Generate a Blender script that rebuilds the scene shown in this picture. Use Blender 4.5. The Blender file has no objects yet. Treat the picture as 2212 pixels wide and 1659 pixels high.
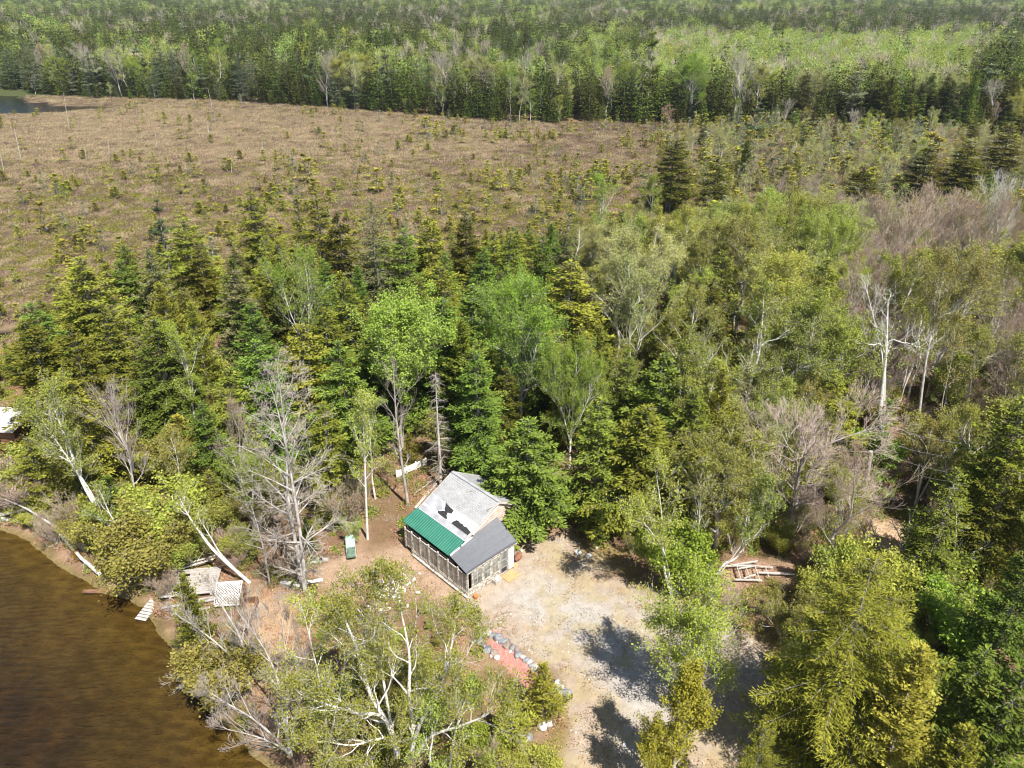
import bpy, math, random
import numpy as np
from mathutils import Vector, Matrix, Euler
PI = math.pi
R = math.radians
SC = bpy.context.scene
COL = SC.collection

# ---------------------------------------------------------------- camera, sky, sun, exposure
F_PX, PITCH, CAM_H = 760.0, R(27.8), 38.0
cam_d = bpy.data.cameras.new("camera")
cam_d.sensor_width = 36.0
cam_d.lens = 36.0 * F_PX / 1024.0
cam_d.clip_start, cam_d.clip_end = 0.5, 30000
cam = bpy.data.objects.new("camera", cam_d)
cam.location = (0, 0, CAM_H)
cam.rotation_euler = (R(90) - PITCH, 0, 0)
COL.objects.link(cam)
SC.camera = cam

SUN_EL, SUN_AZ = R(56), R(147)          # azimuth clockwise from +Y (north), sun behind the camera to the right
w = bpy.data.worlds.new("World"); SC.world = w; w.use_nodes = True
nt = w.node_tree; nt.nodes.clear()
sky = nt.nodes.new("ShaderNodeTexSky"); sky.sky_type = 'NISHITA'; sky.sun_disc = False
sky.sun_elevation = SUN_EL; sky.sun_rotation = SUN_AZ
sky.air_density, sky.dust_density, sky.ozone_density = 1.0, 0.6, 1.0
bg = nt.nodes.new("ShaderNodeBackground"); bg.inputs[1].default_value = 0.07
wo = nt.nodes.new("ShaderNodeOutputWorld")
nt.links.new(sky.outputs[0], bg.inputs[0]); nt.links.new(bg.outputs[0], wo.inputs[0])
sd = bpy.data.lights.new("sun", 'SUN'); sd.energy = 5.0; sd.angle = R(0.5); sd.color = (1.0, 0.95, 0.87)
so = bpy.data.objects.new("sun", sd); COL.objects.link(so)
sv = Vector((math.sin(SUN_AZ) * math.cos(SUN_EL), math.cos(SUN_AZ) * math.cos(SUN_EL), math.sin(SUN_EL)))
so.rotation_euler = sv.to_track_quat('Z', 'Y').to_euler(); so.location = sv * 200
SC.view_settings.view_transform = 'Standard'; SC.view_settings.look = 'None'
SC.view_settings.exposure = 0.80; SC.view_settings.gamma = 1.0
try:
    SC.cycles.max_bounces = 6; SC.cycles.diffuse_bounces = 3; SC.cycles.transmission_bounces = 3
    SC.cycles.transparent_max_bounces = 6; SC.cycles.volume_bounces = 0
    SC.cycles.filter_width = 1.1
    SC.cycles.use_fast_gi = False
except Exception: pass

# ---------------------------------------------------------------- photo -> ground helpers (photo read at 2212 px wide)
CP, SP = math.cos(PITCH), math.sin(PITCH)
def ray(X, Y):
    a = (X * 1024 / 2212 - 512) / F_PX; b = (Y * 1024 / 2212 - 384) / F_PX
    return (a, CP - b * SP, -SP - b * CP)
def G(X, Y, z=0.0):
    d = ray(X, Y); t = (z - CAM_H) / d[2]
    return (d[0] * t, d[1] * t)
def PY(X, Y, y):
    d = ray(X, Y); t = y / d[1]
    return (d[0] * t, y, CAM_H + d[2] * t)
def proj(x, y, z):                      # world -> photo px (2212 wide)
    dz = z - CAM_H
    dep = y * CP - dz * SP
    up = y * SP + dz * CP
    return ((x / dep * F_PX + 512) * 2212 / 1024, (384 - up / dep * F_PX) * 2212 / 1024)

# ---------------------------------------------------------------- materials
MATS = {}
def nmat(name):
    m = bpy.data.materials.new(name); m.use_nodes = True
    n = m.node_tree.nodes; n.clear(); MATS[name] = m
    return m, n, m.node_tree.links
def mixrgb(n, l, fac, a, b, typ='MIX'):
    x = n.new("ShaderNodeMix"); x.data_type = 'RGBA'; x.blend_type = typ
    for i, v in ((0, fac), (6, a), (7, b)):
        if isinstance(v, (int, float)): x.inputs[i].default_value = v
        elif isinstance(v, tuple): x.inputs[i].default_value = (*v, 1)
        else: l.new(v, x.inputs[i])
    return x.outputs[2]
def mrange(n, l, v, a, b, c=0.0, d=1.0):
    x = n.new("ShaderNodeMapRange"); l.new(v, x.inputs[0])
    for i, q in enumerate((a, b, c, d)): x.inputs[i + 1].default_value = q
    return x.outputs[0]
def noise(n, l, scale, detail=3, co='Object', rough=0.55, vec=None):
    t = n.new("ShaderNodeTexNoise"); t.inputs['Scale'].default_value = scale
    t.inputs['Detail'].default_value = detail; t.inputs['Roughness'].default_value = rough
    if vec is None:
        c = n.new("ShaderNodeTexCoord"); vec = c.outputs[co]
    l.new(vec, t.inputs['Vector'])
    return t.outputs['Fac']
def leafmat(name, c1, c2, trans=0.3, vary=0.35):
    """foliage: two leaf colours mixed by the per-leaf tint, a little brightness change from tree to tree"""
    m, n, l = nmat(name)
    at = n.new("ShaderNodeAttribute"); at.attribute_name = "tint"
    oi = n.new("ShaderNodeObjectInfo")
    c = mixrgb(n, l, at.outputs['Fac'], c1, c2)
    hs = n.new("ShaderNodeHueSaturation")
    l.new(mrange(n, l, oi.outputs['Random'], 0, 1, 1 - vary, 1 + vary), hs.inputs['Value'])
    ml = n.new("ShaderNodeMath"); ml.operation = 'MULTIPLY'; ml.inputs[1].default_value = 7.31
    l.new(oi.outputs['Random'], ml.inputs[0])
    fr = n.new("ShaderNodeMath"); fr.operation = 'FRACT'; l.new(ml.outputs[0], fr.inputs[0])
    l.new(mrange(n, l, fr.outputs[0], 0, 1, 0.478, 0.518), hs.inputs['Hue'])
    l.new(c, hs.inputs['Color'])
    d = n.new("ShaderNodeBsdfDiffuse"); t = n.new("ShaderNodeBsdfTranslucent")
    l.new(hs.outputs[0], d.inputs[0]); l.new(hs.outputs[0], t.inputs[0])
    mx = n.new("ShaderNodeMixShader"); mx.inputs[0].default_value = trans
    l.new(d.outputs[0], mx.inputs[1]); l.new(t.outputs[0], mx.inputs[2])
    o = n.new("ShaderNodeOutputMaterial"); l.new(mx.outputs[0], o.inputs[0])
    return m
def simple(name, c1, c2=None, scale=4, rough=0.85, detail=4, lo=0.35, hi=0.65, bump=0.0, stretch=None, metal=0.0, spec=0.3):
    m, n, l = nmat(name)
    b = n.new("ShaderNodeBsdfPrincipled"); b.inputs['Roughness'].default_value = rough
    b.inputs['Metallic'].default_value = metal; b.inputs['Specular IOR Level'].default_value = spec
    if c2 is None: c2 = tuple(x * 0.6 for x in c1)
    tc = n.new("ShaderNodeTexCoord"); vec = tc.outputs['Object']
    if stretch:
        mp = n.new("ShaderNodeMapping"); mp.inputs['Scale'].default_value = stretch
        l.new(vec, mp.inputs[0]); vec = mp.outputs[0]
    f = noise(n, l, scale, detail, vec=vec)
    l.new(mixrgb(n, l, mrange(n, l, f, lo, hi), c1, c2), b.inputs['Base Color'])
    if bump:
        bp = n.new("ShaderNodeBump"); bp.inputs['Strength'].default_value = bump; bp.inputs['Distance'].default_value = 0.03
        l.new(f, bp.inputs['Height']); l.new(bp.outputs[0], b.inputs['Normal'])
    o = n.new("ShaderNodeOutputMaterial"); l.new(b.outputs[0], o.inputs[0])
    return m

leafmat('olive_needles', (0.045, 0.058, 0.008), (0.36, 0.38, 0.055), 0.12, 0.3)  # very dark first colour deepens the shade painted inside the boughs
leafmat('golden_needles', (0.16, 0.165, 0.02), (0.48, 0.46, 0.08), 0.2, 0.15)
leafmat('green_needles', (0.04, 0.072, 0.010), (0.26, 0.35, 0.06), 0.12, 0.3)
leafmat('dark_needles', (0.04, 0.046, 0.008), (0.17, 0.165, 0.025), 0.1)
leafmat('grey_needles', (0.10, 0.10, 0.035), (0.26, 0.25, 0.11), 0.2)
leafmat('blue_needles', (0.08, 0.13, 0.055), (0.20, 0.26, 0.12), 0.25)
leafmat('larch_needles', (0.17, 0.20, 0.11), (0.32, 0.36, 0.22), 0.35)
leafmat('lime_leaves', (0.28, 0.44, 0.06), (0.50, 0.68, 0.15), 0.35, 0.15)
leafmat('birch_leaves', (0.21, 0.25, 0.035), (0.48, 0.52, 0.12), 0.35, 0.25)
leafmat('fresh_leaves', (0.15, 0.225, 0.025), (0.38, 0.48, 0.075), 0.3, 0.2)
leafmat('sapling_leaves', (0.20, 0.20, 0.03), (0.46, 0.43, 0.10), 0.3, 0.3)
leafmat('far_lime', (0.24, 0.32, 0.06), (0.46, 0.55, 0.16), 0.3, 0.2)
leafmat('pale_leaves', (0.28, 0.30, 0.09), (0.54, 0.56, 0.22), 0.35, 0.2)
leafmat('olive_leaves', (0.17, 0.175, 0.03), (0.40, 0.385, 0.10), 0.3, 0.25)
leafmat('far_dark', (0.022, 0.030, 0.008), (0.10, 0.115, 0.025), 0.12, 0.35)
leafmat('far_green', (0.04, 0.065, 0.012), (0.16, 0.215, 0.04), 0.12, 0.3)
leafmat('gold_leaves', (0.22, 0.19, 0.02), (0.46, 0.40, 0.07), 0.3, 0.15)
leafmat('rusty_buds', (0.24, 0.14, 0.07), (0.42, 0.30, 0.18), 0.3, 0.2)
leafmat('orange_needles', (0.36, 0.20, 0.02), (0.50, 0.34, 0.05), 0.25, 0.1)
leafmat('brown_heath', (0.16, 0.11, 0.07), (0.34, 0.26, 0.18), 0.2, 0.35)
leafmat('mauve_heath', (0.15, 0.10, 0.08), (0.30, 0.22, 0.18), 0.2, 0.3)
leafmat('straw_grass', (0.32, 0.25, 0.15), (0.54, 0.44, 0.29), 0.3, 0.25)
leafmat('dead_leaves', (0.20, 0.10, 0.055), (0.45, 0.28, 0.17), 0.15, 0.3)
leafmat('grey_twigs', (0.26, 0.22, 0.18), (0.52, 0.47, 0.42), 0.0, 0.15)
leafmat('pink_twigs', (0.34, 0.27, 0.21), (0.62, 0.53, 0.44), 0.0, 0.15)
leafmat('white_twigs', (0.42, 0.40, 0.36), (0.72, 0.70, 0.64), 0.0, 0.1)
leafmat('stone_chips', (0.22, 0.20, 0.18), (0.62, 0.59, 0.54), 0.0, 0.3)
simple('spruce_bark', (0.40, 0.37, 0.34), (0.16, 0.14, 0.12), 5, stretch=(1, 1, .25))
simple('dark_bark', (0.17, 0.14, 0.12), (0.09, 0.075, 0.065), 3)
simple('grey_bark', (0.50, 0.45, 0.41), (0.25, 0.22, 0.20), 3, stretch=(1, 1, .4))
simple('silver_bark', (0.62, 0.59, 0.55), (0.34, 0.31, 0.29), 3, stretch=(1, 1, .5))
def birchbark(name, c1, c2, dark):
    m, n, l = nmat(name)
    b = n.new("ShaderNodeBsdfPrincipled"); b.inputs['Roughness'].default_value = 0.7
    tc = n.new("ShaderNodeTexCoord")
    mp = n.new("ShaderNodeMapping"); mp.inputs['Scale'].default_value = (2, 2, 7); l.new(tc.outputs['Object'], mp.inputs[0])
    f = noise(n, l, 1.6, 3, vec=mp.outputs[0]); f2 = noise(n, l, 1.1, 2)
    c = mixrgb(n, l, mrange(n, l, f2, .3, .7), c1, c2)
    c = mixrgb(n, l, mrange(n, l, f, .60, .68), c, dark)
    l.new(c, b.inputs['Base Color'])
    o = n.new("ShaderNodeOutputMaterial"); l.new(b.outputs[0], o.inputs[0])
birchbark('birch_bark', (0.78, 0.76, 0.71), (0.58, 0.55, 0.50), (0.10, 0.09, 0.08))
simple('weathered_boards', (0.62, 0.58, 0.54), (0.36, 0.32, 0.29), 2.2, stretch=(1, 9, 1), bump=.3)
simple('dock_boards', (0.48, 0.45, 0.42), (0.33, 0.29, 0.27), 2.0, stretch=(1, 7, 1), bump=.3)
simple('wet_boards', (0.13, 0.09, 0.055), (0.07, 0.05, 0.03), 2, stretch=(1, 6, 1))
simple('rusty_log', (0.24, 0.13, 0.075), (0.11, 0.06, 0.035), 4, stretch=(.4, 3, 3))
simple('new_lumber', (0.66, 0.55, 0.40), (0.52, 0.40, 0.27), 3)
simple('white_paint', (0.78, 0.77, 0.74), (0.58, 0.55, 0.50), 3, lo=.45, hi=.75)
simple('peeling_paint', (0.58, 0.54, 0.47), (0.24, 0.21, 0.18), 5, lo=.45, hi=.6, bump=.3)
simple('pink_siding', (0.62, 0.50, 0.43), (0.42, 0.33, 0.27), 2.5, lo=.4, hi=.7)
simple('membrane_white', (0.66, 0.66, 0.66), (0.55, 0.55, 0.56), 1.5, rough=.6)
simple('black_felt', (0.028, 0.028, 0.030), (0.040, 0.040, 0.042), 5)
simple('flashing', (0.60, 0.60, 0.62), (0.40, 0.41, 0.44), 1.3, rough=.45, metal=.3)
simple('dark_interior', (0.02, 0.02, 0.02), (0.035, 0.03, 0.03), 2)  # near-black colour standing in for the shade of unlit interiors
simple('concrete', (0.50, 0.48, 0.46), (0.36, 0.34, 0.32), 4)
simple('mossy_boards', (0.50, 0.52, 0.42), (0.22, 0.24, 0.10), 2.4, lo=.4, hi=.62)
simple('green_cushion', (0.16, 0.24, 0.18), (0.09, 0.14, 0.10), 6)
simple('teal_cushion', (0.35, 0.50, 0.44), (0.25, 0.38, 0.32), 5)
simple('chair_metal', (0.6, 0.6, 0.58), (0.4, 0.4, 0.4), 4, rough=.4)
simple('rock_grey', (0.30, 0.30, 0.31), (0.14, 0.14, 0.15), 5, bump=.5)
simple('rock_pale', (0.55, 0.52, 0.49), (0.34, 0.30, 0.28), 5, bump=.5)
simple('rock_brown', (0.34, 0.27, 0.22), (0.18, 0.14, 0.12), 5, bump=.5)
simple('quartz', (0.80, 0.78, 0.74), (0.60, 0.57, 0.53), 6, bump=.5)
simple('rusty_metal', (0.30, 0.14, 0.09), (0.14, 0.07, 0.05), 4)
simple('wire', (0.55, 0.55, 0.56), (0.45, 0.45, 0.46), 2, rough=.5)
simple('dark_wire', (0.10, 0.10, 0.10), (0.06, 0.06, 0.06), 2, rough=.5)
simple('door_grey', (0.34, 0.34, 0.34), (0.25, 0.25, 0.25), 4)
simple('kick_panel', (0.05, 0.045, 0.05), (0.035, 0.03, 0.035), 4)
simple('tan_mat', (0.50, 0.36, 0.18), (0.40, 0.27, 0.13), 6)
simple('yellow_plastic', (0.75, 0.72, 0.45), (0.6, 0.56, 0.33), 3, rough=.4)
simple('orange_plastic', (0.65, 0.22, 0.08), (0.5, 0.16, 0.06), 3, rough=.4)
def glassmat():
    m, n, l = nmat('window_glass')
    b = n.new("ShaderNodeBsdfPrincipled"); b.inputs['Roughness'].default_value = 0.12
    f = noise(n, l, 1.5, 2)
    l.new(mixrgb(n, l, mrange(n, l, f, .35, .65), (0.10, 0.11, 0.11), (0.30, 0.31, 0.29)), b.inputs['Base Color'])
    b.inputs['Specular IOR Level'].default_value = .8
    o = n.new("ShaderNodeOutputMaterial"); l.new(b.outputs[0], o.inputs[0])
glassmat()
def roof_mats():
    # grey three-tab shingles: courses run along local Y, rise along local X
    m, n, l = nmat('grey_shingles')
    b = n.new("ShaderNodeBsdfPrincipled"); b.inputs['Roughness'].default_value = 0.9
    tc = n.new("ShaderNodeTexCoord"); mp = n.new("ShaderNodeMapping")
    mp.inputs['Rotation'].default_value = (0, 0, R(90)); l.new(tc.outputs['Object'], mp.inputs[0])
    br = n.new("ShaderNodeTexBrick"); l.new(mp.outputs[0], br.inputs['Vector'])
    br.inputs['Scale'].default_value = 1.0; br.inputs['Brick Width'].default_value = 0.30
    br.inputs['Row Height'].default_value = 0.135; br.inputs['Mortar Size'].default_value = 0.012
    br.inputs['Color1'].default_value = (0.40, 0.405, 0.415, 1); br.inputs['Color2'].default_value = (0.24, 0.24, 0.25, 1)
    br.inputs['Mortar'].default_value = (0.13, 0.13, 0.135, 1); br.inputs['Bias'].default_value = -.3
    f = noise(n, l, 1.2, 4); f2 = noise(n, l, 22, 2)
    c = mixrgb(n, l, mrange(n, l, f, .4, .75), br.outputs[0], (0.42, 0.42, 0.43))
    c = mixrgb(n, l, 0.25, c, mixrgb(n, l, mrange(n, l, f2, .3, .7), (0.22, 0.22, 0.22), (0.5, 0.5, 0.5)))
    l.new(c, b.inputs['Base Color'])
    o = n.new("ShaderNodeOutputMaterial"); l.new(b.outputs[0], o.inputs[0])
    # rolled grey-blue roofing with faint lap seams
    m, n, l = nmat('rolled_roofing')
    b = n.new("ShaderNodeBsdfPrincipled"); b.inputs['Roughness'].default_value = 0.75
    tc = n.new("ShaderNodeTexCoord"); sx = n.new("ShaderNodeSeparateXYZ"); l.new(tc.outputs['Object'], sx.inputs[0])
    mm = n.new("ShaderNodeMath"); mm.operation = 'MODULO'; l.new(sx.outputs[1], mm.inputs[0]); mm.inputs[1].default_value = 0.55
    ss = mrange(n, l, mm.outputs[0], 0.0, 0.03)
    f = noise(n, l, 3, 4); f2 = noise(n, l, 45, 2)
    c = mixrgb(n, l, mrange(n, l, f, .3, .7), (0.115, 0.125, 0.145), (0.15, 0.158, 0.175))
    c = mixrgb(n, l, mrange(n, l, f2, .4, .8), c, (0.20, 0.20, 0.21))
    c = mixrgb(n, l, ss, (0.09, 0.095, 0.11), c)
    l.new(c, b.inputs['Base Color'])
    o = n.new("ShaderNodeOutputMaterial"); l.new(b.outputs[0], o.inputs[0])
    m, n, l = nmat('green_metal')
    b = n.new("ShaderNodeBsdfPrincipled"); b.inputs['Roughness'].default_value = 0.42
    f = noise(n, l, 1.5, 4)
    l.new(mixrgb(n, l, mrange(n, l, f, .3, .7), (0.030, 0.145, 0.10), (0.045, 0.185, 0.13)), b.inputs['Base Color'])
    o = n.new("ShaderNodeOutputMaterial"); l.new(b.outputs[0], o.inputs[0])
roof_mats()

# ---------------------------------------------------------------- object helpers
def tag(o, label=None, cat=None, group=None, kind=None):
    if label: o['label'] = label
    if cat: o['category'] = cat
    if group: o['group'] = group
    if kind: o['kind'] = kind
    return o
def empty(name, loc=(0, 0, 0), rz=0.0, label=None, cat=None, group=None):
    o = bpy.data.objects.new(name, None); o.location = loc; o.rotation_euler = (0, 0, rz)
    o.empty_display_size = 0.3; COL.objects.link(o)
    return tag(o, label, cat, group)
def link_obj(name, me, parent=None, loc=None, mat=None):
    o = bpy.data.objects.new(name, me); COL.objects.link(o)
    if parent: o.parent = parent
    if loc is not None: o.location = loc
    if mat:
        if len(me.materials) == 0: me.materials.append(MATS[mat])
        else:
            o.material_slots[0].link = 'OBJECT'; o.material_slots[0].material = MATS[mat]
    return o
def mesh_np(name, V, faces, mat=None, tint=None, mi=None):
    """V (n,3); faces: list of int arrays (k,3) or (k,4); tint per face"""
    me = bpy.data.meshes.new(name)
    V = np.asarray(V, dtype=np.float32)
    fl = [np.asarray(f, dtype=np.int32) for f in faces if len(f)]
    loops = np.concatenate([f.ravel() for f in fl]) if fl else np.zeros(0, np.int32)
    tot = np.concatenate([np.full(len(f), f.shape[1], np.int32) for f in fl]) if fl else np.zeros(0, np.int32)
    st = np.concatenate([[0], np.cumsum(tot)[:-1]]).astype(np.int32) if len(tot) else tot
    me.vertices.add(len(V)); me.vertices.foreach_set('co', V.ravel())
    me.loops.add(len(loops)); me.loops.foreach_set('vertex_index', loops)
    me.polygons.add(len(tot)); me.polygons.foreach_set('loop_start', st); me.polygons.foreach_set('loop_total', tot)
    if mi is not None: me.polygons.foreach_set('material_index', np.asarray(mi, np.int32))
    me.update(calc_edges=True)
    if tint is not None:
        a = me.attributes.new('tint', 'FLOAT', 'FACE'); a.data.foreach_set('value', np.asarray(tint, np.float32))
    if mat:
        for m in (mat if isinstance(mat, (list, tuple)) else [mat]): me.materials.append(MATS[m])
    return me
class MB:
    """collects boxes / bars / tubes / polygons into one mesh"""
    def __init__(s): s.v = []; s.f = []
    def add(s, vs, fs):
        b = len(s.v); s.v += [tuple(p) for p in vs]; s.f += [tuple(i + b for i in f) for f in fs]; return s
    def box(s, x0, x1, y0, y1, z0, z1):
        return s.add([(x, y, z) for z in (z0, z1) for y in (y0, y1) for x in (x0, x1)],
                     [(0, 2, 3, 1), (4, 5, 7, 6), (0, 1, 5, 4), (2, 6, 7, 3), (0, 4, 6, 2), (1, 3, 7, 5)])
    def bar(s, a, b, w_, h_=None, up=(0, 0, 1)):
        a = Vector(a); b = Vector(b); h_ = w_ if h_ is None else h_
        d = (b - a).normalized(); u = Vector(up)
        if abs(d.dot(u)) > .99: u = Vector((1, 0, 0))
        sd_ = d.cross(u).normalized() * w_ / 2; un = sd_.cross(d).normalized() * h_ / 2
        vs = []
        for p in (a, b):
            for q in (-1, 1):
                for r_ in (-1, 1): vs.append(p + sd_ * r_ + un * q)
        return s.add(vs, [(0, 1, 3, 2), (4, 6, 7, 5), (0, 4, 5, 1), (2, 3, 7, 6), (0, 2, 6, 4), (1, 5, 7, 3)])
    def tube(s, pts, rad, k=8, cap=True):
        pts = [Vector(p) for p in pts]; n_ = len(pts)
        if isinstance(rad, (int, float)): rad = [rad] * n_
        base = len(s.v); u = None
        for i, p in enumerate(pts):
            d = (pts[min(i + 1, n_ - 1)] - pts[max(i - 1, 0)]).normalized()
            if u is None: u = d.orthogonal().normalized()
            u = (u - d * u.dot(d)).normalized(); v_ = d.cross(u)
            for j in range(k):
                a = 2 * PI * j / k; s.v.append(tuple(p + (u * math.cos(a) + v_ * math.sin(a)) * rad[i]))
        for i in range(n_ - 1):
            for j in range(k):
                a = base + i * k + j; b = base + i * k + (j + 1) % k
                s.f.append((a, b, b + k, a + k))
        if cap:
            s.f.append(tuple(base + j for j in reversed(range(k)))); s.f.append(tuple(base + (n_ - 1) * k + j for j in range(k)))
        return s
    def slab(s, poly, th):                 # poly: 3-D corner list, extruded down by th
        n_ = len(poly); vs = [tuple(p) for p in poly] + [(p[0], p[1], p[2] - th) for p in poly]
        fs = [tuple(range(n_)), tuple(reversed(range(n_, 2 * n_)))]
        for i in range(n_):
            j = (i + 1) % n_; fs.append((i, i + n_, j + n_, j))
        return s.add(vs, fs)
    def mesh(s, name, mat=None):
        me = bpy.data.meshes.new(name); me.from_pydata(s.v, [], s.f); me.update()
        if mat: me.materials.append(MATS[mat])
        return me
    def build(s, name, mat, parent=None, loc=None):
        return link_obj(name, s.mesh(name, mat), parent, loc)
def copy_thing(root, loc, rz=None, scale=None):
    r = root.copy(); COL.objects.link(r); r.location = loc
    if rz is not None: r.rotation_euler = (0, 0, rz)
    if scale is not None: r.scale = scale
    for ch in root.children:
        c = ch.copy(); COL.objects.link(c); c.parent = r
        for g in ch.children:
            d = g.copy(); COL.objects.link(d); d.parent = c
    return r

# ---------------------------------------------------------------- foliage geometry (numpy)
def leaves_mesh(name, P, D, W, L, Wd, tint, mat):
    """diamond leaves: base points P, unit directions D, unit side vectors W, lengths L, widths Wd"""
    P, D, W = map(np.asarray, (P, D, W)); L = np.asarray(L)[:, None]; Wd = np.asarray(Wd)[:, None]
    n = len(P)
    V = np.empty((n, 4, 3), np.float32)
    V[:, 0] = P; V[:, 1] = P + D * L * .5 + W * Wd * .5; V[:, 2] = P + D * L; V[:, 3] = P + D * L * .5 - W * Wd * .5
    F = np.arange(n * 4, dtype=np.int32).reshape(n, 4)
    return mesh_np(name, V.reshape(-1, 3), [F], mat, tint)
def tubes_mesh(name, segs, mat, k=4, tint=None):
    """segs: array (n,8) p0 p1 r0 r1"""
    S = np.asarray(segs, np.float64).reshape(-1, 8); n = len(S)
    p0, p1 = S[:, :3], S[:, 3:6]; d = p1 - p0; ln = np.linalg.norm(d, axis=1, keepdims=True) + 1e-9; d = d / ln
    ref = np.where(np.abs(d[:, 2:3]) > .9, [[1., 0, 0]], [[0, 0, 1.]])
    u = np.cross(d, ref); u /= np.linalg.norm(u, axis=1, keepdims=True) + 1e-9; v = np.cross(d, u)
    V = np.empty((n, 2, k, 3))
    for j in range(k):
        a = 2 * PI * j / k; q = u * math.cos(a) + v * math.sin(a)
        V[:, 0, j] = p0 + q * S[:, 6:7]; V[:, 1, j] = p1 + q * S[:, 7:8]
    base = (np.arange(n) * 2 * k)[:, None]
    F = np.concatenate([np.stack([base[:, 0] + j, base[:, 0] + (j + 1) % k, base[:, 0] + k + (j + 1) % k, base[:, 0] + k + j], 1)[:, None] for j in range(k)], 1).reshape(-1, 4)
    t = None if tint is None else np.repeat(tint, k)
    return mesh_np(name, V.reshape(-1, 3), [F], mat, t)
def unit(a): return a / (np.linalg.norm(a, axis=-1, keepdims=True) + 1e-9)

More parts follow.
